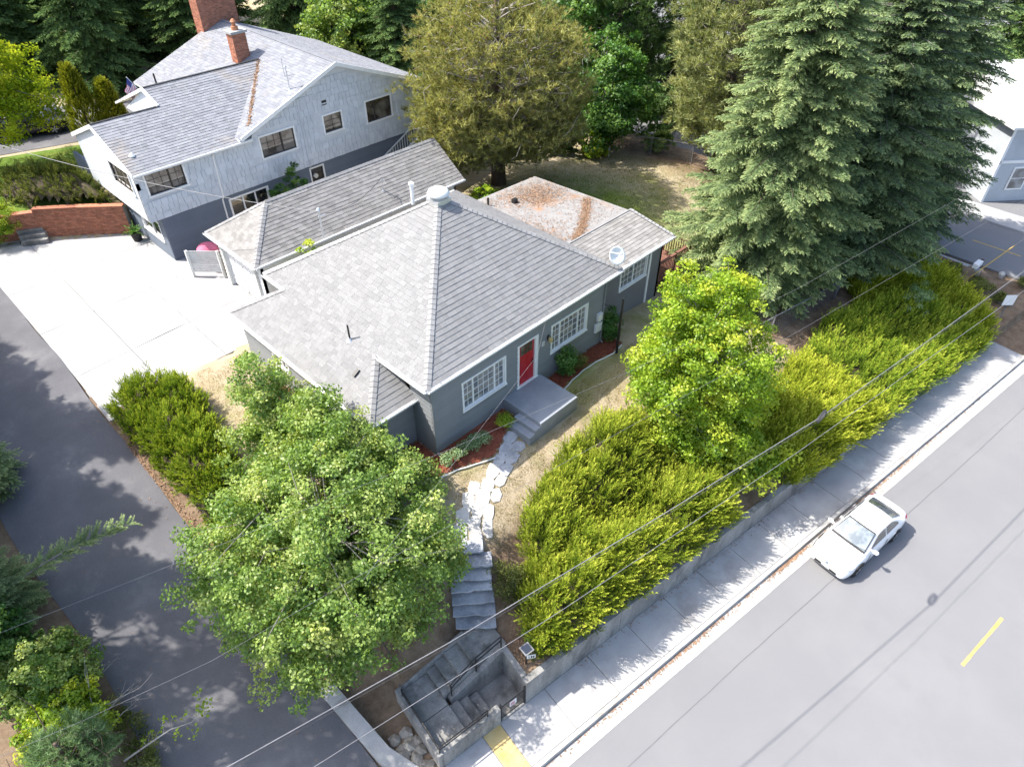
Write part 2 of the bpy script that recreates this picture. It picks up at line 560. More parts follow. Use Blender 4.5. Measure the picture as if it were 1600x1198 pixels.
def attr(nm):
    a = nt.nodes.new('ShaderNodeAttribute')
    a.attribute_name = nm
    ad = nt.nodes.new('ShaderNodeMath')
    ad.operation = 'ADD'
    ad.use_clamp = True
    sc = nt.nodes.new('ShaderNodeMath')
    sc.operation = 'MULTIPLY_ADD'
    nt.links.new(noise(nt, p, .9, 5, .65, .25, .75), sc.inputs[0])
    nt.links.new(a.outputs['Fac'], sc.inputs[1])
    nt.links.new(a.outputs['Fac'], sc.inputs[2])
    sc.use_clamp = True
    return sc.outputs[0]
col = mixrgb(nt, attr('green'), dry, grn)
col = mixrgb(nt, attr('dirt'), col, soil)
gr = noise(nt, p, 30, 4, .75, .2, .8)
col = mixrgb(nt, 1.0, col, mixrgb(nt, gr, (.6, .6, .6), (1.25, 1.25, 1.25)), 'MULTIPLY')
bs = nt.nodes.new('ShaderNodeBsdfPrincipled')
bs.inputs['Roughness'].default_value = .95
bs.inputs['Specular IOR Level'].default_value = .1
nt.links.new(col, bs.inputs['Base Color'])
bn = nt.nodes.new('ShaderNodeBump')
bn.inputs['Strength'].default_value = .6
bn.inputs['Distance'].default_value = .03
nt.links.new(gr, bn.inputs['Height'])
nt.links.new(bn.outputs[0], bs.inputs['Normal'])
nt.links.new(bs.outputs[0], out.inputs[0])
M_GROUND = m
ground = struct(link_mesh('ground', me, m, smooth=True))

# the street, its markings, kerbs and sidewalk
mb = MB()
mb.prism([uvw(-300, -2.2), uvw(-300, -220), uvw(330, -220), uvw(330, -2.2)], ZR - .15, ZR)
struct(mb.build('road', M_ASPH))
# tar seams in the road surface
M_SEAM = surf('tar seam', (.13, .13, .135), (.15, .15, .155), .8, 4, 60, .2)
mb = MB()
for v0, w in ((-3.35, .035), (-11.0, .04)):
    pts = [(u, v0 + .06 * math.sin(u * .21) + random.uniform(-.012, .012)) for u in np.arange(-30, 60, .5)]
    for (a, b) in zip(pts[:-1], pts[1:]):
        mb.add([uvw(a[0], a[1], ZR + .004), uvw(b[0], b[1], ZR + .004), uvw(b[0], b[1] + w, ZR + .004), uvw(a[0], a[1] + w, ZR + .004)], [(0, 1, 2, 3)])
struct(mb.build('road_seam', M_SEAM))
for k in range(-2, 6):
    u0 = 12.4 + k * 12.2
    mb = MB()
    n = 12
    L_ = [uvw(u0 + 2.85 * i / n, -7.90 + random.uniform(-.012, .012), ZR + .004) for i in range(n + 1)]
    R_ = [uvw(u0 + 2.85 * i / n, -7.79 + random.uniform(-.012, .012), ZR + .004) for i in range(n + 1)]
    mb.add(L_ + R_, [(i, i + 1, n + 2 + i, n + 1 + i) for i in range(n)])
    struct(mb.build('lane_marking', M_YEL))
mb = MB()
mb.prism([uvw(-14, -2.22), uvw(-14, -1.78), uvw(32, -1.78), uvw(32, -2.22)][::-1], ZR - .1, ZR + .012)
struct(mb.build('gutter_pan', M_KERB))
mb = MB()
mb.hexa([uvw(-3.9, -1.78, ZR - .1), uvw(31, -1.78, ZR - .1), uvw(31, -1.60, ZR - .1), uvw(-3.9, -1.60, ZR - .1)],
        [uvw(-3.9, -1.74, ZW + .005), uvw(31, -1.74, ZW + .005), uvw(31, -1.60, ZW + .005), uvw(-3.9, -1.60, ZW + .005)])
struct(mb.build('kerb', M_KERB))
walk = struct(MB().prism([uvw(-3.9, -1.6), uvw(31, -1.6), uvw(31, .02), uvw(-3.9, .02)], ZW - .12, ZW - .02).build('sidewalk', M_OLDC))
u = -3.88
k = 0
while u < 30.5:
    if abs(u + 1.68) < .02:
        L_ = .66
    else:
        L_ = 2.18 if u < -1.7 else random.choice((1.75, 1.85, 1.8))
    if u + L_ > 30.9:
        L_ = 30.9 - u
    g_ = .012
    dz = random.uniform(-.004, .004)
    mt = M_YELC if abs(u + 1.70) < .03 else (M_CONC if k in (11, 15) else M_WALK)
    o = MB().prism([uvw(u + g_, -1.585), uvw(u + L_ - g_, -1.585), uvw(u + L_ - g_, .0), uvw(u + g_, .0)], ZW - .06, ZW + dz).build('sidewalk_slab', mt, walk, bevel=.008)
    u += L_
    k += 1

# cross street behind the juniper bank
struct(MB().prism([(34.6, -60), (41.0, -62), (41.6, 70), (36.2, 70)], ZR - .12, ZR + .004).build('cross_street', M_ASPH))
struct(MB().prism([(41.02, -40), (43.2, -40), (43.8, 60), (41.62, 60)], ZR - .1, ZR + .13).build('far_sidewalk', M_CONC))
struct(MB().prism([(43.25, -60), (140, -60), (140, 60), (43.85, 60)], ZR - .1, ZR + .05).build('parking_apron', M_ASPH))
struct(MB().prism([(34.2, -9.2), (34.58, -9.4), (36.18, 40), (35.8, 40)], ZR - .1, ZR + .12).build('cross_street_kerb', M_KERB))
for k in range(4):
    y = -10.5 + k * 8.0
    mb = MB()
    x = 38.0 + .012 * (y + 10)
    mb.add([(x, y, ZR + .009), (x + .12, y, ZR + .009), (x + .14, y + 2.8, ZR + .009), (x + .02, y + 2.8, ZR + .009)], [(0, 1, 2, 3)])
    struct(mb.build('lane_marking', M_YEL))

# asphalt lane up the left side and the concrete yard
ys = np.concatenate([np.arange(-9.6, 34, .5)])
VL, FL = [], []
for i, y in enumerate(ys):
    xr = -7.7 + .05 * math.sin(y * .9) + (.9 * max(0, (-6.6 - y) / 3) ** 1.5 if y < -6.6 else 0) + max(0, (y - 11) * .012)
    xl = -12.2 + .12 * math.sin(y * .6) + (.0 if y < 12 else (y - 12) * .02)
    if y < -7:
        xl -= (-7 - y) * .5
    zz = float(lane_z(y)) + .02
    for t in (0, .33, .66, 1):
        VL.append((xl + (xr - xl) * t, y, zz + .05 * math.sin(math.pi * t)))
for i in range(len(ys) - 1):
    for j in range(3):
        a = i * 4 + j
        FL.append((a, a + 1, a + 5, a + 4))
me = bpy.data.meshes.new('asphalt_lane')
me.from_pydata(VL, [], FL)
struct(link_mesh('asphalt_lane', me, M_LANE, smooth=True))
# pale kerb of the lane where it meets the street
mb = MB()
pts = [(-7.72, -3.0), (-7.66, -4.5), (-7.6, -5.8), (-7.3, -6.8), (-6.75, -7.7), (-6.2, -8.6)]
for a, b in zip(pts[:-1], pts[1:]):
    za, zb = float(lane_z(a[1])) , float(lane_z(b[1]))
    mb.hexa([(a[0], a[1], za - .2), (b[0], b[1], zb - .2), (b[0] + .5, b[1] + .12, zb - .2), (a[0] + .5, a[1] + .12, za - .2)],
            [(a[0] + .03, a[1], za + .14), (b[0] + .03, b[1], zb + .14), (b[0] + .5, b[1] + .12, zb + .15), (a[0] + .5, a[1] + .12, za + .15)])
struct(mb.build('lane_kerb', M_KERB))
mb = MB()
mb.prism([uvw(-5.2, -1.74), uvw(-3.92, -1.74), uvw(-3.92, -.1), uvw(-4.6, -.1)], ZR - .1, ZW - .004)
struct(mb.build('kerb_apron', M_KERB))

pad = struct(MB().prism([(-7.66, 11.0), (-1.8, 10.6), (.62, 10.6), (.62, 19.85), (-.4, 19.85), (-.5, 24.3), (-6.4, 28.5), (-7.45, 29)],
            [-.75] * 8, [-.52, -.10, -.08, -.03, -.03, -.06, -.12, -.15]).build('concrete_yard', M_CONC))
def pad_z(x, y):
    return float(np.interp(x, [-7.7, -3.5, .3], [lane_z(y) + .035, -.06, -.005]))
xs_ = [-7.62, -5.2, -2.5, .28]
ys_ = [10.9, 14.3, 18.3, 22.6, 27.6]
def clip_y(x):      # back edge of the yard
    return float(np.interp(x, [-7.5, -6.4, -1.0, -.6, .3], [28.6, 28.0, 24.0, 19.3, 19.3]))
for i in range(3):
    for j in range(4):
        x0, x1, y0, y1 = xs_[i] + .012, xs_[i + 1] - .012, ys_[j] + .012, ys_[j + 1] - .012
        nx = 4
        ok = min(y1, clip_y(x0)) > y0 + .4
        if not ok:
            continue
        top, bot = [], []
        px = [x0 + (x1 - x0) * q / nx for q in range(nx + 1)]
        lowp = [(x, y0) for x in px]
        hip = [(x, max(y0 + .05, min(y1, clip_y(x)))) for x in reversed(px)]
        poly = lowp + hip
        MB().prism(poly, [pad_z(*q) - .1 for q in poly], [pad_z(*q) for q in poly]).build('concrete_panel', M_CONC, pad)

# ------------------------------------------------------------------ building kit
def shingle_slope(roof, poly, mat, exp=.2, tab=.32, name='shingle_course', lift=.016, seed=1):
    """lay overlapping courses of tabs on a planar slope; poly[0]->poly[1] is the eave"""
    rr = random.Random(seed)
    P = [Vector(q) for q in poly]
    t = (P[1] - P[0]).normalized()
    n = Vector((0, 0, 0))
    for i in range(len(P)):
        n += P[i].cross(P[(i + 1) % len(P)])
    n.normalize()
    if n.z < 0:
        n = -n
    s = n.cross(t)
    if s.z < 0:
        s = -s
    O = P[0]
    Q = [((q - O).dot(t), (q - O).dot(s)) for q in P]
    smax = max(q[1] for q in Q)
    def span(sv):
        xs = []
        for i in range(len(Q)):
            (a, b), (c, d) = Q[i], Q[(i + 1) % len(Q)]
            if (b - sv) * (d - sv) <= 0 and abs(d - b) > 1e-9:
                xs.append(a + (c - a) * (sv - b) / (d - b))
        return (min(xs), max(xs)) if len(xs) >= 2 else None
    k = 0
    s0 = 0.0
    while s0 < smax - .02:
        s1 = min(s0 + exp, smax)
        A, B = span(s0 + 1e-3), span(s1 - 1e-3)
        if A and B:
            mb = MB()
            ta = min(A[0], B[0]) - rr.uniform(0, tab)
            while ta < max(A[1], B[1]):
                tb = ta + tab * rr.uniform(.75, 1.2)
                l0, r0 = max(ta, A[0]), min(tb, A[1])
                l1, r1 = max(ta, B[0]), min(tb, B[1])
                if l0 < r0 or l1 < r1:
                    if l0 >= r0:
                        l0 = r0 = min(max(ta, A[0]), A[1])
                    if l1 >= r1:
                        l1 = r1 = min(max(ta, B[0]), B[1])
                    h = lift * rr.uniform(.75, 1.35)
                    j = rr.uniform(-.006, .006)
                    b0 = O + t * (l0 + .002) + s * (s0 + j)
                    b1 = O + t * (r0 - .002) + s * (s0 + j)
                    t1 = O + t * (r1 - .002) + s * s1
                    t0 = O + t * (l1 + .002) + s * s1
                    mb.add([b0 + n * h, b1 + n * h, t1 + n * .003, t0 + n * .003, b0 - n * .004, b1 - n * .004], [(0, 1, 2, 3), (4, 5, 1, 0)])
                ta = tb
            mb.build(name, mat, roof)
        s0 += exp
        k += 1

def cap_row(roof, p, q, n1, n2, mat, step=.21, w=.15, name='ridge_cap'):
    """folded cap shingles from the low end p to the high end q of a hip or ridge"""
    p, q = Vector(p), Vector(q)
    d = (q - p).normalized()
    n1, n2 = Vector(n1).normalized(), Vector(n2).normalized()
    up = (n1 + n2).normalized()
    def side(n):
        s = d.cross(n)
        if s.dot(up) > 0 or (abs(s.dot(up)) < 1e-6):
            s = -s
        return s.normalized()
    s1 = d.cross(n1).normalized()
    s2 = d.cross(n2).normalized()
    if s1.dot(n2) > 0:
        s1 = -s1
    if s2.dot(n1) > 0:
        s2 = -s2
    L = step * 1.25
    lo, hi = up * .045, up * .022 + d * L
    vs = [lo + s1 * w, lo, lo + s2 * w, hi + s1 * w, hi, hi + s2 * w]
    vs += [x - up * .02 for x in vs[:3]]
    me = bpy.data.meshes.new(name)
    me.from_pydata([tuple(x) for x in vs], [], [(0, 1, 4, 3), (1, 2, 5, 4), (6, 7, 1, 0), (7, 8, 2, 1)])
    me.materials.append(mat)
    cnt = int((q - p).length / step)
    base, _ = worg(roof)
    for i in range(cnt):
        o = bpy.data.objects.new(name, me)
        COL.objects.link(o)
        o.parent = roof
        o.location = p + d * (i * step) - base
    return cnt

def slab(parent, poly, th, name, mat):
    """roof deck: planar polygon with thickness below"""
    P = [Vector(q) for q in poly]
    n = len(P)
    mb = MB()
    mb.add(list(P) + [q - Vector((0, 0, th)) for q in P],
           [tuple(range(n)), tuple(range(2 * n - 1, n - 1, -1))] + [(i, n + i, n + (i + 1) % n, (i + 1) % n) for i in range(n)])
    return mb.build(name, mat, parent)

def wall(parent, o, d, n, length, z0, z1, openings, back_mat, plank_mat, exp=.2, th=.14, planks=True, gable=None, name='wall', pname='siding_plank', trim=None):
    """wall along direction d (unit) from o, outward n; openings (a0,a1,z0,z1) left open; lap siding boards as sub-parts"""
    o = Vector((o[0], o[1], 0))
    d = Vector((d[0], d[1], 0)).normalized()
    n = Vector((n[0], n[1], 0)).normalized()
    A = sorted(set([0, length] + [x for q in openings for x in q[:2]]))
    Zs = sorted(set([z0, z1] + [x for q in openings for x in q[2:]]))
    mb = MB()
    for a0, a1 in zip(A[:-1], A[1:]):
        for b0, b1 in zip(Zs[:-1], Zs[1:]):
            am, bm = (a0 + a1) / 2, (b0 + b1) / 2
            if any(q[0] < am < q[1] and q[2] < bm < q[3] for q in openings):
                continue
            mb.obox(o + d * a0 + Vector((0, 0, b0)) - n * th, d * (a1 - a0), n * th, Vector((0, 0, b1 - b0)))
    if gable:
        pk, zp = gable           # peak position along the wall and its height
        b = [o + Vector((0, 0, z1)), o + d * length + Vector((0, 0, z1)), o + d * pk + Vector((0, 0, zp))]
        mb.add(b + [x - n * th for x in b], [(0, 1, 2), (5, 4, 3), (0, 2, 5, 3), (2, 1, 4, 5)])
    w = mb.build(name, back_mat, parent)
    ORG[w.name] = (Vector((0, 0, 0)), 0)
    if planks:
        z = z0
        while z < z1 - .02:
            zt = min(z + exp, z1)
            cuts = [(q[0], q[1]) for q in openings if q[2] < zt - .03 and q[3] > z + .03]
            segs = [(0.0, length)]
            for c0, c1 in cuts:
                ns = []
                for s0, s1 in segs:
                    if c1 <= s0 or c0 >= s1:
                        ns.append((s0, s1))
                    else:
                        if c0 > s0:
                            ns.append((s0, c0))
                        if c1 < s1:
                            ns.append((c1, s1))
                segs = ns
            for s0, s1 in segs:
                if s1 - s0 < .04:
                    continue
                a, b = o + d * s0, o + d * s1
                up0, up1 = Vector((0, 0, z)), Vector((0, 0, zt))
                mb = MB()
                mb.add([a + up0 + n * .05, b + up0 + n * .05, b + up1 + n * .008, a + up1 + n * .008, a + up0 + n * .001, b + up0 + n * .001],
                       [(0, 1, 2, 3), (4, 5, 1, 0), (0, 3, 4), (1, 5, 2)])
                mb.build(pname, plank_mat, w)
            z += exp
    return w

def window(parent, o, d, n, a0, a1, z0, z1, lights, fmat=None, smat=None, gmat=None, trim=.085, recess=.05, name='window'):
    """window with casing, sill, panes and glazing bars. lights: list of (fraction0, fraction1, cols, rows)"""
    fmat = fmat or M_WHITE
    smat = smat or M_WHITE
    gmat = gmat or G_HOUSE
    o = Vector((o[0], o[1], 0))
    d = Vector((d[0], d[1], 0)).normalized()
    n = Vector((n[0], n[1], 0)).normalized()
    U = Vector((0, 0, 1))
    mb = MB()
    pr = .045
    def bar(m, x0, x1, y0, y1, f0, f1):
        m.obox(o + d * x0 + U * y0 + n * f0, d * (x1 - x0), n * (f1 - f0), U * (y1 - y0))
    bar(mb, a0 - trim, a1 + trim, z1, z1 + trim, -.06, pr)
    bar(mb, a0 - trim, a0, z0, z1, -.06, pr)
    bar(mb, a1, a1 + trim, z0, z1, -.06, pr)
    w = mb.build(name, fmat, parent)
    mb = MB()
    bar(mb, a0 - trim - .02, a1 + trim + .02, z0 - trim * .9, z0, -.06, pr + .03)
    mb.build('sill', fmat, w)
    W = a1 - a0
    for (f0, f1, nc, nr) in lights:
        x0, x1 = a0 + W * f0, a0 + W * f1
        fr = .035
        mb = MB()
        bar(mb, x0, x1, z0, z0 + fr, -recess, -.005)
        bar(mb, x0, x1, z1 - fr, z1, -recess, -.005)
        bar(mb, x0, x0 + fr, z0 + fr, z1 - fr, -recess, -.005)
        bar(mb, x1 - fr, x1, z0 + fr, z1 - fr, -recess, -.005)
        mb.build('sash', smat, w)
        cw, rh = (x1 - x0 - 2 * fr) / nc, (z1 - z0 - 2 * fr) / nr
        mt = .009
        if nc > 1 or nr > 1:
            mb = MB()
            for c in range(1, nc):
                xx = x0 + fr + cw * c
                bar(mb, xx - mt, xx + mt, z0 + fr, z1 - fr, -recess - .01, -recess + .014)
            for r_ in range(1, nr):
                zz = z0 + fr + rh * r_
                bar(mb, x0 + fr, x1 - fr, zz - mt, zz + mt, -recess - .008, -recess + .012)
            mb.build('glazing_bar', smat, w)
        for c in range(nc):
            for r_ in range(nr):
                mb = MB()
                t_ = random.uniform(-.003, .003)
                mb.obox(o + d * (x0 + fr + cw * c) + U * (z0 + fr + rh * r_) - n * (recess + .012 + t_), d * cw, n * .008, U * rh)
                mb.build('pane', gmat, w)
    return w

def gutter(parent, p, q, n, name='gutter', mat=None, w=.11, h=.10):
    p, q, n = Vector(p), Vector(q), Vector(n)
    U = Vector((0, 0, 1))
    mb = MB()
    L = q - p
    mb.obox(p, L, n * .012, -U * (h + .06))                  # fascia
    mb.obox(p + n * .012 - U * h, L, n * w, U * .008)          # floor
    mb.obox(p + n * (w + .004) - U * h, L, n * .008, U * (h - .01))   # outer lip
    mb.obox(p + n * w - U * .014, L, n * .02, U * .008)
    return mb.build(name, mat or M_WHITE, parent)

# ------------------------------------------------------------------ the grey house
house = thing('house', 'small grey single-storey house with pale hipped shingle roof and red front door', 'house', (4.5, 4.5, 0))
K = .625
EZ = 3.35
X0, X1, Y0, Y1 = -.26, 10.36, -.17, 10.12
AP = (5.05, 4.975, EZ + K * 5.31)
front_open = [(1.38, 3.62, 1.15, 2.56), (4.28, 5.24, .5, 2.56), (6.15, 8.42, 1.15, 2.56)]
wall(house, (0, 0), (1, 0), (0, -1), 9.5, -.25, 3.28, front_open, M_SIDE, M_SIDE, exp=.205)
wall(house, (0, 1.1), (0, -1), (-1, 0), 1.1, -.25, 3.28, [], M_SIDE, M_SIDE, exp=.205)
wall(house, (-1.75, 1.1), (1, 0), (0, -1), 1.75, -.6, 2.4, [], M_SIDE, M_SIDE, exp=.205)
wall(house, (-1.75, 10.0), (0, -1), (-1, 0), 8.9, -.75, 2.34, [(2.2, 3.4, .9, 1.9), (5.6, 6.9, .9, 1.9)], M_SIDE, M_SIDE, exp=.205)
wall(house, (9.5, 0), (0, 1), (1, 0), 9.9, -.6, 3.25, [], M_WING, M_SIDE, planks=False)
wall(house, (-1.75, 9.9), (1, 0), (0, 1), 11.2, -.3, 2.35, [], M_SIDE, M_SIDE, planks=False)
wall(house, (0.0, 9.85), (1, 0), (0, 1), 9.5, 2.35, 3.25, [], M_SIDE, M_SIDE, planks=False)
for a, b in ((0.02, 0),):
    MB().box(-.035, -.035, -.2, .06, .06, 3.2).build('corner_board', M_SIDE, house)
window(house, (0, 0), (1, 0), (0, -1), 1.46, 3.54, 1.22, 2.48, [(0, .235, 2, 4), (.235, .765, 4, 4), (.765, 1, 2, 4)])
window(house, (0, 0), (1, 0), (0, -1), 6.23, 8.34, 1.22, 2.48, [(0, .235, 2, 4), (.235, .765, 4, 4), (.765, 1, 2, 4)])
window(house, (-1.75, 10.0), (0, -1), (-1, 0), 2.28, 3.32, .98, 1.82, [(0, .5, 2, 2), (.5, 1, 2, 2)])
window(house, (-1.75, 10.0), (0, -1), (-1, 0), 5.68, 6.82, .98, 1.82, [(0, .5, 2, 2), (.5, 1, 2, 2)])
# red door
fr = MB()
fr.box(4.24, -.05, .5, 4.34, .06, 2.6)
fr.box(5.22, -.05, .5, 5.40, .06, 2.6)
fr.box(4.34, -.05, 2.52, 5.22, .06, 2.6)
fr.box(4.20, -.09, .46, 5.42, .06, .52)
dfr = fr.build('door_frame', M_WHITE, house)
door = MB().box(4.345, .02, .525, 5.215, .065, 2.515).build('door', M_RED, house)
mb = MB()
for x0, x1, z0, z1 in ((4.45, 4.74, .66, 1.28), (4.82, 5.11, .66, 1.28), (4.45, 4.74, 1.36, 1.86), (4.82, 5.11, 1.36, 1.86)):
    mb.box(x0, .008, z0, x1, .02, z1)
mb.build('door_panel', M_RED, door)
for i in range(3):
    for j in range(2):
        x, z = 4.46 + i * .223, 1.98 + j * .235
        MB().box(x, .006, z, x + .205, .0195, z + .215).build('pane', G_NB, door)
MB().lathe((5.12, 0.0, 1.42), [(.012, -.04), (.03, -.05), (.035, -.02), (.02, .0), (.02, .02)], 10, 'Y').build('door_handle', M_IRON, door)
MB().box(5.10, -.01, 1.30, 5.14, .02, 1.52).build('door_lock_plate', M_IRON, door)
# porch
porch = MB().box(3.45, -2.05, -.3, 5.55, -.005, .5).build('porch', M_PORCH, house, bevel=.015)
MB().box(3.14, -2.045, -.3, 3.447, -.92, .335).build('step', M_PORCH, porch, bevel=.012)
MB().box(2.82, -2.045, -.3, 3.138, -.92, .165).build('step', M_PORCH, porch, bevel=.012)
# roof
EVE = EZ
def zl(x): return EZ + K * (x - X0)
poly_front = [(X0, Y0, EZ), (X1, Y0, EZ), AP]
poly_left = [(X0, Y1, EZ), (X0, Y0, EZ), AP]
poly_right = [(X1, Y0, EZ), (X1, Y1, EZ), AP]
poly_back = [(X1, Y1, EZ), (X0, Y1, EZ), AP]
BX, BY0, BY1 = -2.03, .83, 10.35
BZ = zl(BX)
t_ = X0 - BX
poly_bl = [(BX, BY1, BZ), (BX, BY0, BZ), (X0, BY0 + t_, EZ), (X0, BY1 - t_, EZ)]
poly_bf = [(BX, BY0, BZ), (-.02, BY0, BZ), (-.02, BY0 + t_ * .98, EZ - .03), (X0, BY0 + t_, EZ)]
poly_bb = [(X0, BY1, BZ), (BX, BY1, BZ), (X0, BY1 - t_, EZ)]
roof = slab(house, poly_front, .09, 'roof', M_WHITE)
for i, (pl, sd) in enumerate(((poly_left, 2), (poly_right, 3), (poly_back, 4), (poly_bl, 5), (poly_bf, 6), (poly_bb, 7))):
    slab(roof, pl, .09, 'roof_deck', M_WHITE).location = (0, 0, 0)
for i, pl in enumerate((poly_front, poly_left, poly_right, poly_back, poly_bl, poly_bf, poly_bb)):
    shingle_slope(roof, pl, M_SHING, .2, .32, seed=10 + i)
NF, NL, NR_, NB_ = (0, -K, 1), (-K, 0, 1), (K, 0, 1), (0, K, 1)
cap_row(roof, (X0, Y0, EZ), AP, NF, NL, M_CAP)
cap_row(roof, (X1, Y0, EZ), AP, NF, NR_, M_CAP)
cap_row(roof, (X0, Y1, EZ), AP, NB_, NL, M_CAP)
cap_row(roof, (BX, BY0, BZ), (X0, BY0 + t_, EZ), NF, NL, M_CAP)
cap_row(roof, (BX, BY1, BZ), (X0, BY1 - t_, EZ), NB_, NL, M_CAP)
gutter(house, (X0, Y0 - .001, EZ + .01), (X1, Y0 - .001, EZ + .01), (0, -1, 0))
gutter(house, (X0 - .001, Y0, EZ + .01), (X0 - .001, BY0 + t_, EZ + .01), (-1, 0, 0))
gutter(house, (X0 - .001, BY1 - t_, EZ + .01), (X0 - .001, Y1, EZ + .01), (-1, 0, 0))
gutter(house, (BX - .001, BY0, BZ + .01), (BX - .001, BY1, BZ + .01), (-1, 0, 0))
gutter(house, (BX, BY0 - .001, BZ + .01), (-.04, BY0 - .001, BZ + .01), (0, -1, 0))
gutter(house, (X0, Y1 + .001, EZ + .01), (X1, Y1 + .001, EZ + .01), (0, 1, 0))
for i in range(13):          # gutter straps lying on the shingles
    x = .3 + i * .8
    MB().obox((x, Y0 - .12, EZ + .012), (.02, 0, 0), (0, .24, .09), (0, -.004, .008)).build('gutter_strap', M_CAP, house)
mb = MB()
mb.tube([(-.12, -.22, 3.24), (-.1, -.1, 3.1), (-.02, -.06, 2.9), (-.0, -.05, 2.2), (0, -.05, .1), (.0, -.22, -.02)], .038, 8)
mb.build('downspout', M_SIDE, house)
mb = MB()
mb.tube([(9.5, -.22, 3.24), (9.46, -.08, 3.0), (9.46, -.06, .1), (9.46, -.2, 0)], .038, 8)
mb.build('downspout', M_SIDE, house)
# roof furniture
mb = MB()
ax, ay, az = AP
mb.box(ax - .34, ay - .34, az - .28, ax + .34, ay + .34, az - .02)
rv = mb.build('roof_vent', M_ALU, house)
MB().lathe((ax, ay, az - .02), [(.24, 0), (.24, .12), (.42, .13), (.43, .19), (.38, .28), (.24, .36), (.08, .385)], 24).build('vent_dome', M_WHITE, rv, smooth=True)
mb = MB()
mb.lathe((-.36, 4.02, 3.24), [(.16, .0), (.07, .1), (.065, .14)], 14)
vp_ = mb.build('vent_flashing', M_ALU, house)
MB().tube([(-.36, 4.02, 3.28), (-.36, 4.02, 3.95)], .035, 8).build('vent_pipe', M_IRON, vp_)
MB().obox((-1.2, 2.70, 2.79), (.26, 0, .163), (0, .13, 0), (-.03, 0, .06)).build('vent_hood', M_IRON, house)
mb = MB().tube([(4.55, 5.95, 6.2), (4.55, 5.95, 7.0)], .07, 10)
mb.lathe((4.55, 5.95, 7.0), [(.11, 0), (.11, .08), (.03, .13)], 12)
mb.build('flue_pipe', M_WHITE, house)
mb = MB().tube([(2.08, 8.9, 4.6), (2.08, 8.9, 5.75)], .035, 8).tube([(2.02, 8.9, 5.5), (2.4, 8.95, 5.5)], .02, 6)
mb.lathe((2.08, 8.9, 5.75), [(.05, 0), (.09, .05), (.05, .12)], 10)
mb.build('service_mast', M_ALU, house)
# utility boxes on the front wall
MB().box(9.05, -.16, 1.28, 9.33, -.03, 1.66).build('meter_box', M_WHITE2, house, bevel=.01)
MB().box(8.95, -.14, .72, 9.36, -.03, 1.16).build('utility_box', M_WHITE2, house, bevel=.01)
MB().box(5.62, -.05, 1.85, 5.76, -.03, 2.05).build('house_number_plate', M_WHITE, house)
MB().tube([(5.69 + .038 * math.cos(t), -.055, 1.95 + .06 * math.sin(t)) for t in np.linspace(0, 2 * math.pi, 13)], .008, 5).build('house_number', M_IRON, house)

# the low rear wing
wing_y, WX1, WZ = .45, 15.15, 2.75
wall(house, (9.64, .75), (1, 0), (0, -1), 5.2, -1.0, 2.68, [(1.95, 4.0, 1.15, 2.5)], M_WING, M_WING, exp=.205, name='wing_wall', planks=False)
wall(house, (14.84, .75), (0, 1), (1, 0), 8.2, -1.0, 2.68, [], M_WING, M_WING, name='wing_wall', planks=False)
wall(house, (9.64, 8.95), (1, 0), (0, 1), 5.2, -1.0, 2.68, [], M_WING, M_WING, name='wing_wall', planks=False)
window(house, (9.64, .75), (1, 0), (0, -1), 2.03, 3.92, 1.23, 2.44, [(0, .5, 3, 4), (.5, 1, 3, 4)])
MB().box(13.78, .69, -.8, 13.9, .745, 2.66).build('corner_board', M_WHITE, house)
wf = [(9.5, wing_y, WZ), (WX1, wing_y, WZ), (WX1, 2.95, WZ + .40), (9.5, 2.95, WZ + .40)]
wbk = [(9.3, 9.3, 2.95), (9.3, 2.95, WZ + .32), (WX1, 2.95, WZ + .32), (WX1 + .05, 9.3, 2.75)]
wr = slab(house, wf, .1, 'wing_roof', M_WHITE)
shingle_slope(wr, wf, M_SHG2, .2, .32, seed=31)
wlow = slab(wr, wbk, .1, 'low_slope_roofing', M_FLATR)
MB().obox((9.5, 2.93, WZ + .30), (WX1 - 9.5, 0, 0), (0, .08, 0), (0, 0, .14)).build('ridge_trim', M_CAP, wr)
cap_row(wr, (WX1 - .04, wing_y, WZ + .02), (WX1 - .04, 2.95, WZ + .42), (0, -.25, 1), (.6, 0, .6), M_CAP)
gutter(house, (10.4, wing_y - .001, WZ + .01), (WX1, wing_y - .001, WZ + .01), (0, -1, 0))
MB().obox((WX1 + .002, wing_y, WZ - .14), (.03, 0, 0), (0, 2.5, .40), (0, 0, .16)).build('barge_board', M_WHITE, house)
MB().tube([(10.9, 8.4, 2.7), (10.9, 8.4, 3.35)], .05, 8).build('vent_pipe', M_IRON, house)
MB().box(11.9, 7.6, 2.95, 12.15, 7.8, 3.15).build('vent_hood', M_IRON, house)
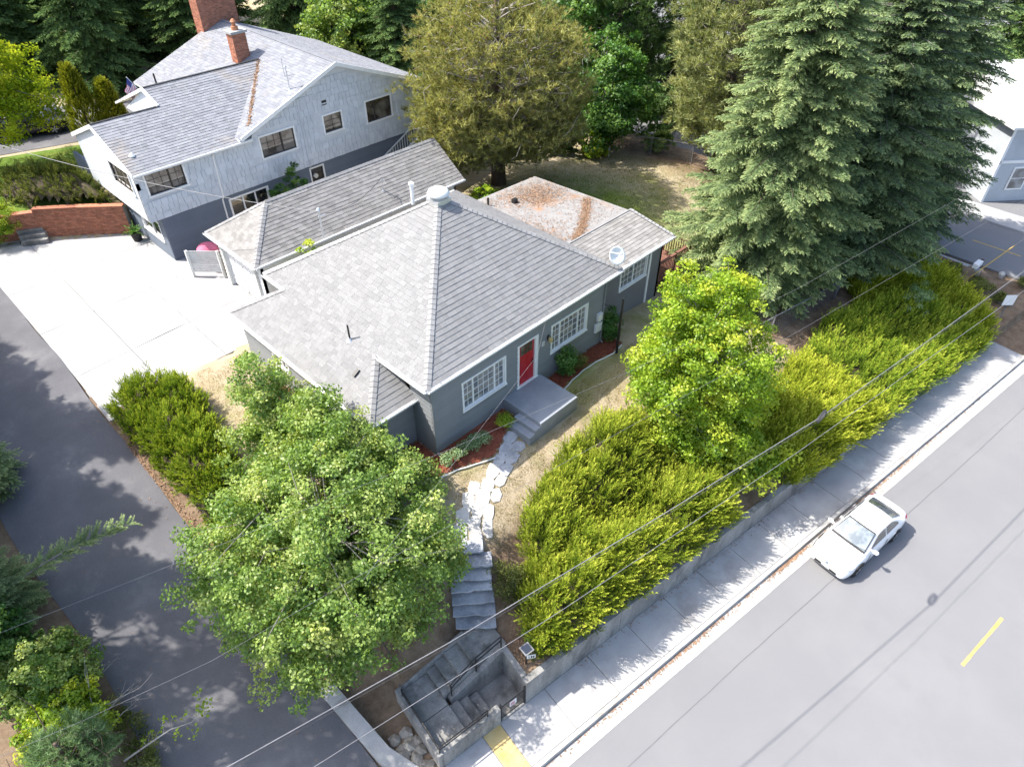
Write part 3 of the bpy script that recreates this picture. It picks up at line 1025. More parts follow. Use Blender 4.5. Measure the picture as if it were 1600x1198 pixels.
# drifts of fallen needles on the low roof
mb = MB()
rr = random.Random(5)
for i in range(9000):
    q = rr.random()
    if q < .35:
        x, y = rr.gauss(13.4, .9), rr.gauss(7.6, .7)
    elif q < .6:
        s_ = rr.random()
        x, y = 11.2 + 3.6 * s_ + rr.gauss(0, .18), 3.15 + 2.3 * s_ ** 1.3 + rr.gauss(0, .10)
    elif q < .8:
        x, y = 10.3 + rr.expovariate(2.2), rr.uniform(3.3, 9)
    else:
        x, y = rr.uniform(10, 15), rr.uniform(3.3, 9)
    if not (9.6 < x < 15 and 3.1 < y < 9.2):
        continue
    z = (WZ + .32) + (2.85 - WZ - .32) * (y - 2.95) / 6.35 + .035 * rr.random() + (.02 if x < 12 else -.0) + .02
    a = rr.uniform(0, 6.28)
    c_, s_ = math.cos(a) * .05, math.sin(a) * .05
    mb.add([(x - c_, y - s_, z), (x - s_ * .25, y + c_ * .25, z + .01), (x + c_, y + s_, z), (x + s_ * .25, y - c_ * .25, z)], [(0, 1, 2, 3)])
nd = mb.build('fallen_needles', M_LITTER, wr)
nd['kind'] = 'stuff'

# ------------------------------------------------------------------ the garage
garage = thing('garage', 'low white-walled garage with taupe hipped shingle roof between the two houses', 'garage', (6, 14.2, 0))
GX0, GX1, GY0, GY1, GZ0 = .22, 12.6, 12.0, 16.5, 2.6
KG = .7
gh = (GY1 - GY0) / 2
gr_z = GZ0 + KG * gh
wall(garage, (.55, 16.2), (0, -1), (-1, 0), 3.9, -.2, 2.58, [(.55, 3.35, -.2, 2.15)], M_WHITE, M_WHITE, name='wall', exp=.2)
wall(garage, (.55, 12.3), (1, 0), (0, -1), 11.7, -.2, 2.58, [], M_WHITE, M_WHITE, planks=False)
wall(garage, (.55, 16.2), (1, 0), (0, 1), 11.7, -.2, 2.58, [], M_WHITE, M_WHITE, planks=False)
wall(garage, (12.25, 12.3), (0, 1), (1, 0), 3.9, -.2, 2.58, [], M_WHITE, M_WHITE, planks=False, gable=(1.95, 4.0))
gd = MB().box(.60, 12.85, 0.0, .63, 15.65, 2.15).build('garage_door', M_WHITE, garage)
for i in range(4):
    for j in range(4):
        MB().box(.575, 12.92 + i * .69, .06 + j * .53, .599, 12.92 + i * .69 + .6, .06 + j * .53 + .45).build('door_panel', M_WHITE, gd, bevel=.008)
MB().box(.40, 15.66, -.05, .56, 15.86, 2.5).build('post', M_WHITE2, garage)
MB().box(.40, 12.62, -.05, .56, 12.82, 2.5).build('post', M_WHITE2, garage)
pf = [(GX0, GY0, GZ0), (GX1, GY0, GZ0), (GX1, GY0 + gh, gr_z), (GX0 + gh, GY0 + gh, gr_z)]
pb = [(GX1, GY1, GZ0), (GX0, GY1, GZ0), (GX0 + gh, GY0 + gh, gr_z), (GX1, GY0 + gh, gr_z)]
pl = [(GX0, GY1, GZ0), (GX0, GY0, GZ0), (GX0 + gh, GY0 + gh, gr_z)]
groof = slab(garage, pf, .09, 'roof', M_WHITE)
slab(groof, pb, .09, 'roof_deck', M_WHITE)
slab(groof, pl, .09, 'roof_deck', M_WHITE)
for i, q in enumerate((pf, pb, pl)):
    shingle_slope(groof, q, M_SHG2, .19, .3, seed=50 + i)
cap_row(groof, (GX0, GY0, GZ0), (GX0 + gh, GY0 + gh, gr_z), (0, -KG, 1), (-KG, 0, 1), M_CAP)
cap_row(groof, (GX0, GY1, GZ0), (GX0 + gh, GY0 + gh, gr_z), (0, KG, 1), (-KG, 0, 1), M_CAP)
cap_row(groof, (GX0 + gh, GY0 + gh, gr_z), (GX1, GY0 + gh, gr_z), (0, -KG, 1), (0, KG, 1), M_CAP)
gutter(garage, (GX0 - .001, GY0, GZ0 + .01), (GX0 - .001, GY1, GZ0 + .01), (-1, 0, 0))
gutter(garage, (GX0, GY0 - .001, GZ0 + .01), (GX1, GY0 - .001, GZ0 + .01), (0, -1, 0))
mb = MB().tube([(8.0, 12.9, 3.1), (8.0, 12.9, 3.95)], .025, 6).tube([(7.85, 12.9, 3.75), (8.15, 12.9, 3.75)], .015, 5)
mb.lathe((8.0, 12.9, 3.12), [(.12, 0), (.06, .12)], 10)
mb.build('antenna_mast', M_ALU, garage)

# ------------------------------------------------------------------ the two-storey neighbour
nb = thing('house', 'two-storey house with pale blue shake upper floor and slate blue lower siding', 'house', (8, 25, 0))
NY = 19.8
NBX0, NBX1 = -.46, 16.2
lower_open = [(3.5, 5.85, 1.0, 2.12), (8.45, 9.4, 1.28, 2.2)]
wall(nb, (NBX0, NY), (1, 0), (0, -1), NBX1 - NBX0, -.1, 2.42, lower_open, M_SLATE, M_SLATE, exp=.17, name='lower_wall')
wall(nb, (NBX0, 31), (0, -1), (-1, 0), 31 - NY, -.1, 2.42, [(8.2, 10.6, .7, 1.9)], M_SLATE, M_SLATE, exp=.17, name='lower_wall')
window(nb, (NBX0, NY), (1, 0), (0, -1), 3.6, 5.75, 1.1, 2.02, [(0, .333, 1, 1), (.333, .666, 1, 1), (.666, 1, 1, 1)], smat=M_WHITE, gmat=G_DARK)
window(nb, (NBX0, NY), (1, 0), (0, -1), 8.53, 9.32, 1.36, 2.12, [(0, 1, 1, 1)], smat=M_DKFR, gmat=G_DARK)
window(nb, (NBX0, 31), (0, -1), (-1, 0), 8.3, 10.5, .8, 1.8, [(0, .5, 1, 1), (.5, 1, 1, 1)], smat=M_WHITE, gmat=G_DARK)
MB().box(NBX0 - .03, NY - .03, -.1, NBX0 + .07, NY + .07, 2.4).build('corner_board', M_SLATE, nb)
UX0, UY = -1.03, NY - .06
up_open = [(.38, 2.38, 3.5, 4.74), (6.45, 8.6, 3.5, 4.74), (10.35, 11.65, 3.72, 4.8), (13.2, 15.1, 3.52, 4.85)]
uw = wall(nb, (UX0, UY), (1, 0), (0, -1), NBX1 - UX0, 2.36, 4.9, up_open, M_SHAKE, M_SHAKE, planks=False, name='upper_wall')
ul = wall(nb, (UX0, 26.6), (0, -1), (-1, 0), 26.6 - UY, 2.36, 4.9, [(3.9, 6.3, 3.5, 4.74)], M_SHAKE, M_SHAKE, planks=False, name='upper_wall', gable=(3.4, 6.12))
slab(nb, [(UX0, UY, 2.37), (NBX1, UY, 2.37), (NBX1, 26.6, 2.37), (UX0, 26.6, 2.37)], .04, 'soffit', M_WHITE)
# gable infill of the front wall
gp, gz = 10.5, 7.35
KN = .38
mb = MB()
b3 = [(4.2, UY, 4.9), (16.2, UY, 4.9), (16.2, UY, 5.05), (gp, UY, 7.2), (4.4, UY, 4.9)]
b3 = [Vector(q) for q in b3]
mb.add(b3 + [q + Vector((0, .14, 0)) for q in b3], [(0, 1, 2, 3, 4), (9, 8, 7, 6, 5)] + [(i, 5 + i, 5 + (i + 1) % 5, (i + 1) % 5) for i in range(5)])
gw = mb.build('gable_wall', M_SHAKE, nb)
# wooden shakes, one by one
shake_me = []
for w in (.20, .25, .30, .36, .42):
    mm = bpy.data.meshes.new('shake')
    mm.from_pydata([(0, -.055, 0), (w - .014, -.055, 0), (w - .014, -.03, .318), (0, -.03, .318), (0, 0, 0), (w - .012, 0, 0), (0, 0, .318), (w - .012, 0, .318)], [],
                   [(0, 1, 2, 3), (4, 5, 1, 0), (4, 0, 3, 6), (1, 5, 7, 2)])
    mm.materials.append(M_SHAKE)
    shake_me.append((w, mm))
def clear(a, b, z0, z1, ops, x0):
    for q in ops:
        if a < q[1] + x0 + .07 and b > q[0] + x0 - .07 and z0 < q[3] + .07 and z1 > q[2] - .08:
            return False
    return True
cnt = 0
rr = random.Random(11)
courses = []
row = 0
while True:
    z = 2.34 + row * .335
    if z > 6.9:
        break
    x = UX0 - .01
    mbs = MB()
    while x < NBX1 - .2:
        w, mm = rr.choice(shake_me)
        zz = z + rr.uniform(-.01, .006)
        zmax = 4.86 if x < 4.6 else min(4.75 + .0 + max(0, (x - 4.6)) * KN, 7.15 - abs(x + w / 2 - gp) * KN - .06)
        zmax = max(zmax, 4.86) if x < 6.0 else zmax
        top = zz + .36
        if top < zmax + .12 and top < 7.1 - abs(x + w / 2 - gp) * KN + (10 if z < 4.5 else 0) and clear(x, x + w, zz, top, up_open, UX0) and (z < 4.6 or x > 5.2):
            if cnt < 300:
                o = bpy.data.objects.new('shake', mm)
                COL.objects.link(o)
                par = uw if z < 4.6 else gw
                o.parent = par
                o.location = Vector((x, UY, zz))
                o.location -= Vector((0, 0, 0)) if True else 0
                o.matrix_parent_inverse = Matrix.Translation(Vector(par.location) * -1) if False else Matrix.Identity(4)
                cnt += 1
            else:
                mbs.obox((x, UY - .055, zz), (w - .014, 0, 0), (0, .05, 0), (0, .025, .318))
        x += w
    if mbs.v:
        o = mbs.build('small_shakes', M_SHAKE, gw)
        o['kind'] = 'stuff'
    row += 1
WD = dict(smat=M_DKFR, gmat=G_NB)
window(nb, (UX0, UY), (1, 0), (0, -1), .46, 2.30, 3.58, 4.66, [(0, .62, 3, 3), (.62, 1, 2, 3)], **WD)
window(nb, (UX0, UY), (1, 0), (0, -1), 6.53, 8.52, 3.58, 4.66, [(0, .62, 3, 3), (.62, 1, 1, 2)], **WD)
window(nb, (UX0, UY), (1, 0), (0, -1), 10.43, 11.57, 3.8, 4.72, [(0, 1, 2, 3)], **WD)
window(nb, (UX0, UY), (1, 0), (0, -1), 13.28, 15.02, 3.6, 4.77, [(0, .33, 2, 3), (.33, 1, 1, 1)], **WD)
window(nb, (UX0, 26.6), (0, -1), (-1, 0), 3.98, 6.22, 3.58, 4.66, [(0, 1, 4, 3)], **WD)
MB().box(9.2 + .25, UY - .05, 5.3, 9.75, UY - .033, 5.55).build('gable_vent', M_PLASTIC, nb)
# roofs
def pz(y): return 4.85 + KN * (y - 19.5)
main_l = [(4.05, 31.75, gz - KN * (gp - 4.05)), (4.05, 19.42, gz - KN * (gp - 4.05)), (gp, 19.42, gz), (gp, 31.75, gz)]
main_r = [(17.0, 19.42, gz - KN * 6.5), (17.0, 31.75, gz - KN * 6.5), (gp, 31.75, gz), (gp, 19.42, gz)]
# left slope of the big gable stops at its valley with the wing
vz = lambda x: gz - KN * (gp - x)
main_l = [(4.05, 31.75, vz(4.05)), (4.05, 30.2, vz(4.05)), (4.4, 19.42, vz(4.4)), (gp, 19.42, gz), (gp, 31.75, gz)]
main_l = [(4.3, 31.75, vz(4.3)), (4.3, 19.42, vz(4.3)), (gp, 19.42, gz), (gp, 31.75, gz)]
wing_f = [(-1.12, 19.5, pz(19.5)), (6.2, 19.5, pz(19.5)), (8.92, 24.6, pz(24.6) - .06), (2.3, 24.6, pz(24.6)), (2.3, 23.15, pz(23.15)), (-1.12, 23.15, pz(23.15))]
wing_fa = [(-1.12, 19.5, pz(19.5)), (2.3, 19.5, pz(19.5)), (2.3, 23.15, pz(23.15)), (-1.12, 23.15, pz(23.15))]
wing_fb = [(2.3, 19.5, pz(19.5)), (5.0, 19.5, pz(19.5)), (8.95, 24.6, pz(24.6)), (2.3, 24.6, pz(24.6))]
wing_ba = [(2.3, 26.8, pz(19.5)), (-1.12, 26.8, pz(19.5)), (-1.12, 23.15, pz(23.15)), (2.3, 23.15, pz(23.15))]
wing_bb = [(8.95, 29.7, pz(19.5)), (2.3, 29.7, pz(19.5)), (2.3, 24.6, pz(24.6)), (8.95, 24.6, pz(24.6))]
nroof = slab(nb, main_l, .12, 'roof', M_WHITE)
for q in (main_r, wing_fa, wing_fb, wing_ba, wing_bb):
    slab(nroof, q, .12, 'roof_deck', M_WHITE)
# visible left slope: behind the wing ridge and right of the valley
val0 = (gp - (gz - pz(19.42)) / KN)
shingle_slope(nroof, [(4.3, 31.75, vz(4.3)), (4.3, 29.5, vz(4.3)), (8.95, 24.6, vz(8.95)), (5.0, 19.42, vz(5.0)), (gp, 19.42, gz), (gp, 31.75, gz)][0:1] and
              [(4.3, 31.75, vz(4.3)), (4.3, 19.42, vz(4.3)), (gp, 19.42, gz), (gp, 31.75, gz)], M_SHG3, .19, .32, seed=60)
for i, q in enumerate((main_r, wing_fa, wing_fb, wing_ba, wing_bb)):
    shingle_slope(nroof, q, M_SHG3, .19, .32, seed=61 + i, lift=.018)
MB().obox((gp - .09, 19.42, gz - .01), (.18, 0, 0), (0, 12.33, 0), (0, 0, .035)).build('ridge_cap', M_SHG3, nroof)
MB().obox((2.3, 24.52, pz(24.6) - .01), (6.6, 0, 0), (0, .16, 0), (0, 0, .035)).build('ridge_cap', M_PLASTIC, nroof)
MB().obox((-1.12, 23.08, pz(23.15) - .01), (3.42, 0, 0), (0, .14, 0), (0, 0, .035)).build('ridge_cap', M_PLASTIC, nroof)
# valley needles
mb = MB()
for i in range(500):
    s_ = rr.random()
    x = 5.2 + 3.6 * s_ + rr.gauss(0, .06)
    y = 19.9 + 4.6 * s_ + rr.gauss(0, .06)
    z = max(vz(x), pz(y)) + .03
    a = rr.uniform(0, 6.28)
    c_, s2 = math.cos(a) * .07, math.sin(a) * .07
    mb.add([(x - c_, y - s2, z), (x - s2 * .4, y + c_ * .4, z + .01), (x + c_, y + s2, z), (x + s2 * .4, y - c_ * .4, z)], [(0, 1, 2, 3)])
o = mb.build('valley_needles', M_LITTER, nroof)
o['kind'] = 'stuff'
# small gable wall where the wing steps up
mb = MB()
mb.add([(2.33, 21.0, 4.9), (2.33, 28.2, 4.9), (2.33, 24.6, 6.72), (2.45, 21.0, 4.9), (2.45, 28.2, 4.9), (2.45, 24.6, 6.72)], [(0, 2, 1), (3, 4, 5), (0, 3, 5, 2), (2, 5, 4, 1)])
mb.build('gable_wall', M_SHAKE, nb)
for p_, q_ in (((2.2, 19.6 + 3.5, pz(23.1) + .1), (2.2, 24.6, pz(24.6) + .03)), ((2.2, 24.6, pz(24.6) + .03), (2.2, 27.6, pz(21.6)))):
    d_ = Vector(q_) - Vector(p_)
    MB().obox(p_, d_, (.1, 0, 0), (0, 0, -.16)).build('barge_board', M_WHITE, nb)
for p_, q_ in (((gp - 6.1, 19.36, vz(gp - 6.1) + .03), (gp, 19.36, gz + .03)), ((gp, 19.36, gz + .03), (17, 19.36, gz - KN * 6.5 + .03))):
    d_ = Vector(q_) - Vector(p_)
    MB().obox(p_, d_, (0, .06, 0), (0, 0, -.2)).build('barge_board', M_WHITE, nb)
for p_, q_ in (((-1.16, 19.5, pz(19.5) + .02), (-1.16, 23.15, pz(23.15) + .02)), ((-1.16, 23.15, pz(23.15) + .02), (-1.16, 26.8, pz(19.5) + .02))):
    d_ = Vector(q_) - Vector(p_)
    MB().obox(p_, d_, (.05, 0, 0), (0, 0, -.2)).build('barge_board', M_WHITE, nb)
gutter(nb, (-1.12, 19.499, pz(19.5)), (5.0, 19.499, pz(19.5)), (0, -1, 0))
MB().tube([(2.85, 19.42, 4.75), (2.85, 19.66, 4.5), (2.8, 19.68, 2.4), (2.75, 19.74, 2.2), (2.72, 19.74, .1)], .045, 8).build('downspout', M_WHITE, nb)
MB().tube([(8.0, 19.66, 6.0), (8.0, 19.66, 3.0), (8.05, 19.68, 2.3)], .03, 6).build('conduit', M_SHAKE, nb)
MB().lathe((8.25, 19.7, 1.75), [(.13, -.12), (.13, .0), (.1, .05)], 14, 'Y').build('electric_meter', M_ALU, nb)
mb = MB().tube([(8.0, 20.15, 6.35), (8.0, 20.15, 7.5)], .03, 8)
mb.lathe((8.0, 20.15, 6.3), [(.14, .0), (.05, .16)], 10)
mb.lathe((8.0, 20.15, 7.45), [(.05, 0), (.08, .06), (.04, .13)], 10)
mb.build('service_mast', M_ALU, nb)
MB().tube([(8.6, 21.5, 6.6), (8.55, 21.4, 7.6)], .02, 6).build('antenna', M_ALU, nb)

def brick_block(x0, y0, z0, x1, y1, z1, bl=.215, bh=.075, j=.012, proud=.012):
    """real bricks round the four faces of a block: returns (core MB, bricks MB)"""
    core = MB().box(x0, y0, z0, x1, y1, z1)
    br = MB()
    rows = int((z1 - z0) / bh)
    rr = random.Random(int((x0 + y0) * 100))
    for r_ in range(rows):
        z = z0 + r_ * bh
        for (ax, a0, a1, c, sg) in (('x', x0, x1, y0, -1), ('x', x0, x1, y1, 1), ('y', y0, y1, x0, -1), ('y', y0, y1, x1, 1)):
            a = a0 - (bl * .5 if r_ % 2 else 0)
            while a < a1:
                b0, b1 = max(a, a0), min(a + bl - j, a1)
                if b1 - b0 > .03:
                    pz_ = proud * rr.uniform(.7, 1.2)
                    if ax == 'x':
                        y_ = (c - pz_, c - .001) if sg < 0 else (c + .001, c + pz_)
                        br.box(b0, y_[0], z + j, b1, y_[1], z + bh)
                    else:
                        x_ = (c - pz_, c - .001) if sg < 0 else (c + .001, c + pz_)
                        br.box(x_[0], b0, z + j, x_[1], b1, z + bh)
                a += bl
    return core, br
for (x0, y0, x1, y1, z0, z1, nm) in ((8.15, 25.6, 8.95, 26.25, 6.3, 8.0, 'chimney'), (9.2, 31.4, 11.6, 32.4, 3.0, 9.6, 'chimney')):
    core, br = brick_block(x0, y0, z0, x1, y1, z1)
    ch = core.build(nm, M_MORTAR, nb)
    b_ = br.build('bricks', M_BRICK, ch)
    b_['kind'] = 'stuff'
    MB().box(x0 - .1, y0 - .1, z1, x1 + .1, y1 + .1, z1 + .12).build('chimney_cap', M_CONC, ch)
    if x0 < 9:
        MB().lathe((8.55, 25.9, 8.12), [(.2, 0), (.18, .18), (.1, .2), (.1, .4), (.17, .42), (.06, .55)], 12).build('chimney_pot', M_TERRA, ch)
MB().lathe((-.5, 20.6, 5.25), [(.14, .0), (.14, .06), (.05, .16)], 12).build('roof_vent', M_WHITE, nb)
MB().tube([(3.9, 27.0, 5.3), (3.9, 27.0, 6.6)], .05, 8).build('vent_pipe', M_IRON, nb)
# outside stair with balusters at the end of the neighbour's wall
st = thing('wooden_stair', 'grey wooden outside stair with balusters against the slate blue wall', 'stairs', (14.5, 18.9, 0))
for yy in (18.4, 19.5):
    mb = MB().obox((13.0, yy, .4), (4.2, 0, 2.1), (0, .05, 0), (0, 0, .25))
    mb.build('stringer', M_WHITE2, st)
    MB().obox((13.0, yy, 1.45), (4.2, 0, 2.1), (0, .06, 0), (0, 0, .07)).build('handrail', M_WHITE2, st)
    for i in range(22):
        x = 13.05 + i * .19
        z = .5 + (x - 13) * .5
        MB().box(x, yy + .01, z, x + .035, yy + .045, z + 1.0).build('baluster', M_WHITE2, st)
for i in range(12):
    x = 13.0 + i * .35
    MB().box(x, 18.45, .46 + i * .175, x + .3, 19.5, .50 + i * .175).build('tread', M_WHITE2, st)
MB().box(17.1, 18.3, 2.45, 18.6, 19.7, 2.55).build('landing', M_WHITE2, st)
for x in (17.15, 18.5):
    MB().box(x, 18.35, -.6, x + .1, 18.45, 2.45).build('post', M_WHITE2, st)

# ------------------------------------------------------------------ retaining wall and stairs to the street
rw = thing('retaining_wall', 'long stained concrete retaining wall between sidewalk and juniper bank', 'wall', uvw(10, .1, ZW))
segs = [0.0, 4.1, 8.2, 12.3, 16.4, 20.5, 24.6, 29.0]
def wtop(u): return float(np.interp(u, [0, 8, 20, 31], [-2.2, -2.3, -2.7, -3.2]))
for a, b in zip(segs[:-1], segs[1:]):
    a_, b_ = a + .008, b - .008
    MB().hexa([uvw(a_, 0, ZW - .3), uvw(b_, 0, ZW - .3), uvw(b_, .26, ZW - .3), uvw(a_, .26, ZW - .3)],
              [uvw(a_, .02, wtop(a)), uvw(b_, .02, wtop(b)), uvw(b_, .25, wtop(b)), uvw(a_, .25, wtop(a))]).build('wall_panel', M_OLDC, rw, bevel=.015)

sw = thing('entrance_stairs', 'stained concrete stairwell with two short flights behind an iron gate', 'stairs', uvw(-1.5, 1, ZW))
RS = .17
MBX = lambda u0, v0, z0, u1, v1, z1: MB().hexa([uvw(u0, v0, z0), uvw(u1, v0, z0), uvw(u1, v1, z0), uvw(u0, v1, z0)], [uvw(u0, v0, z1), uvw(u1, v0, z1), uvw(u1, v1, z1), uvw(u0, v1, z1)])
MBX(-1.06, -.02, ZW - .3, .02, 1.24, ZW + .004).build('bottom_landing', M_OLDC, sw, bevel=.008)
edges = [-1.06, -1.42, -1.78, -2.12]
for i in range(3):
    MBX(edges[i + 1], .22, ZW - .3, edges[i] - .002, 1.22, ZW + RS * (i + 1)).build('step', M_OLDC, sw, bevel=.012)
ZM = ZW + RS * 4
MBX(-3.05, .22, ZW - .3, -2.122, 1.19, ZM).build('mid_landing', M_OLDC, sw, bevel=.012)
MBX(-3.05, 1.21, ZW - .3, -2.122, 2.45, ZM - .006).build('mid_landing', M_OLDC, sw, bevel=.012)
ue = [-2.12, -1.80, -1.45, -.92]
for i in range(3):
    MBX(ue[i] + .002, 1.43, ZW - .2, ue[i + 1], 2.45, ZM + RS * (i + 1)).build('step', M_OLDC, sw, bevel=.012)
ZT = ZM + RS * 4
MBX(-.918, 1.43, ZW, .30, 2.62, ZT).build('top_landing', M_OLDC, sw, bevel=.015)
# inner wall between the flights, falling with the upper flight
MB().hexa([uvw(-2.0, 1.24, ZW - .3), uvw(.05, 1.24, ZW - .3), uvw(.05, 1.425, ZW - .3), uvw(-2.0, 1.425, ZW - .3)],
          [uvw(-2.0, 1.24, ZM + .06), uvw(.05, 1.24, ZT + .10), uvw(.05, 1.425, ZT + .10), uvw(-2.0, 1.425, ZM + .06)]).build('inner_wall', M_OLDC, sw, bevel=.015)
MB().hexa([uvw(.02, .265, ZW - .3), uvw(.22, .265, ZW - .3), uvw(.22, 1.45, ZW - .3), uvw(.02, 1.45, ZW - .3)],
          [uvw(.02, .265, -2.2), uvw(.22, .265, -2.2), uvw(.22, 1.45, ZT + .1), uvw(.02, 1.45, ZT + .1)]).build('end_wall', M_OLDC, sw, bevel=.015)
MBX(-3.17, 0, ZW - .3, -1.03, .20, ZM + .20).build('front_wall', M_OLDC, sw, bevel=.015)
MBX(-1.27, -.012, ZW - .1, -1.0, .212, ZM + .24).build('gate_pier', M_OLDC, sw, bevel=.015)
MBX(-3.25, .0, ZW - .3, -3.06, 2.5, ZM + .22).build('side_wall', M_OLDC, sw, bevel=.015)
MB().hexa([uvw(-3.05, 2.46, ZW - .3), uvw(-.6, 2.46, ZW - .3), uvw(-.6, 2.62, ZW - .3), uvw(-3.05, 2.62, ZW - .3)],
          [uvw(-3.05, 2.46, ZM + .12), uvw(-.6, 2.46, ZT + .06), uvw(-.6, 2.62, ZT + .06), uvw(-3.05, 2.62, ZM + .12)]).build('kerb_wall', M_OLDC, sw, bevel=.012)
# handrails
hr = thing('handrail', 'black iron double handrail following the low outer wall of the stairwell', 'railing', uvw(-2, .1, ZM + .2), group=None)
for dz in (.34, .16):
    MB().tube([uvw(-3.14, 2.2, ZM + .22 + dz), uvw(-3.14, .1, ZM + .22 + dz), uvw(-1.42, .1, ZM + .22 + dz)], .022, 7).build('rail', M_IRON, hr)
for (u, v) in ((-3.14, 2.2), (-3.14, .1), (-1.42, .1)):
    MB().tube([uvw(u, v, ZM + .19), uvw(u, v, ZM + .62)], .024, 7).build('post', M_IRON, hr)
hr = thing('handrail', 'black iron double handrail climbing beside the upper flight of the stairwell', 'railing', uvw(-1, 1.33, ZM))
for dz in (.72, .48):
    MB().tube([uvw(-1.9, 1.33, ZM + .1 + dz * .9), uvw(-1.75, 1.33, ZM + .18 + dz), uvw(-.95, 1.33, ZT - .08 + dz), uvw(.02, 1.34, ZT + .1 + dz)], .022, 7).build('rail', M_IRON, hr)
for (u, z0, z1) in ((-1.9, ZM + .08, ZM + .76), (-.95, ZT - .2, ZT + .66), (.02, ZT + .08, ZT + .84)):
    MB().tube([uvw(u, 1.33, z0), uvw(u, 1.33, z1)], .024, 7).build('post', M_IRON, hr)
# iron gate with a notice
gt = thing('iron_gate', 'black iron gate of close upright bars with small white notice', 'gate', uvw(-.5, .06, ZW))
for u in (-.96, -.03):
    MBX(u - .025, .035, ZW + .004, u + .025, .085, ZW + 1.08).build('gate_post', M_IRON, gt)
for z in (.1, .86):
    MBX(-.93, .05, ZW + z, -.06, .07, ZW + z + .03).build('gate_rail', M_IRON, gt)
for i in range(22):
    u = -.91 + i * .04
    MBX(u, .054, ZW + .1, u + .012, .066, ZW + .92).build('bar', M_IRON, gt)
sg = MBX(-.62, .038, ZW + .50, -.36, .046, ZW + .80).build('notice', M_WHITE, gt)
for i in range(4):
    MBX(-.59, .034, ZW + .56 + i * .05, -.42 - .02 * (i % 2), .0375, ZW + .58 + i * .05).build('notice_text', M_FRED, sg)
# post lamp with number plate
lp = thing('post_lamp', 'small black solar post lamp with white number plate on the planted corner', 'lamp', uvw(.42, .55, -2.15))
zb = Hs(*uvw(.42, .55))
MB().tube([uvw(.42, .55, zb - .1), uvw(.42, .55, zb + .85)], .035, 8).build('post', M_IRON, lp)
MBX(.27, .40, zb + .85, .57, .70, zb + .90).build('lamp_head', M_PLASTIC, lp)
MBX(.25, .38, zb + .90, .59, .72, zb + .92).build('lamp_rim', M_WIRE, lp)
MBX(.29, .42, zb + .921, .55, .68, zb + .928).build('solar_panel', G_DARK, lp)
np_ = MB().obox(uvw(.40, .50, zb + .38), (.22, -.16, 0), (.008, .012, 0), (0, 0, .2)).build('number_plate', M_WHITE, lp)
for i, wd in enumerate((.02, .045, .045)):
    o_ = Vector(uvw(.40, .50, zb + .42)) + Vector((.22, -.16, 0)) * (.2 + i * .25) + Vector((-.004, -.006, 0))
    MB().obox(o_, Vector((.22, -.16, 0)) * (wd / .27), (.003, .004, 0), (0, 0, .12)).build('digit', M_IRON, np_)

# ------------------------------------------------------------------ stone steps and path
ss = thing('stone_steps', 'seven rough grey stone steps climbing from stairwell to the lawn', 'steps', (-2.6, -4.9, -2))
FW = Vector((.64, .77, 0)).normalized()
SWD = Vector((.74, -.67, 0)).normalized()
rr = random.Random(21)
ctr = [(-3.02, -5.22), (-2.83, -4.95), (-2.64, -4.70), (-2.44, -4.42), (-2.2, -4.24), (-1.96, -3.98), (-1.79, -3.54)]
for i, (cx, cy) in enumerate(ctr):
    z1 = -1.93 + .2 * i
    hw = (.66, .70, .70, .68, .62, .66, .55)[i]
    dep = .52 if i < 6 else .75
    n = 7
    lo, hi = [], []
    for k in range(n + 1):
        t = -hw + 2 * hw * k / n
        lo.append(Vector((cx, cy, 0)) + SWD * t - FW * (.06 + rr.uniform(-.035, .035)))
    for k in range(n, -1, -1):
        t = -hw + 2 * hw * k / n
        hi.append(Vector((cx, cy, 0)) + SWD * t + FW * (dep + rr.uniform(-.03, .03)))
    poly = lo + hi
    tilt = rr.uniform(-.03, .03)
    zs = [z1 + rr.uniform(-.012, .012) + tilt * (Vector((q.x - cx, q.y - cy, 0)).dot(SWD)) for q in poly]
    st_ = MB().prism([(q.x, q.y) for q in poly], [q - .085 for q in zs], zs).build('stone_step', M_STONE, ss, bevel=.018)
    c_ = Vector((cx, cy, 0))
    a_, b_ = c_ - SWD * (hw - .06) + FW * .05, c_ + SWD * (hw - .06) + FW * .05
    MB().prism([(a_.x, a_.y), (b_.x, b_.y), ((b_ + FW * (dep - .1)).x, (b_ + FW * (dep - .1)).y), ((a_ + FW * (dep - .1)).x, (a_ + FW * (dep - .1)).y)], z1 - .6, z1 - .09).build('riser_stone', M_ROCK, st_)
sp = thing('stone_path', 'irregular pale flagstone path from stone steps to the porch', 'path', (0, -2.8, -.3))
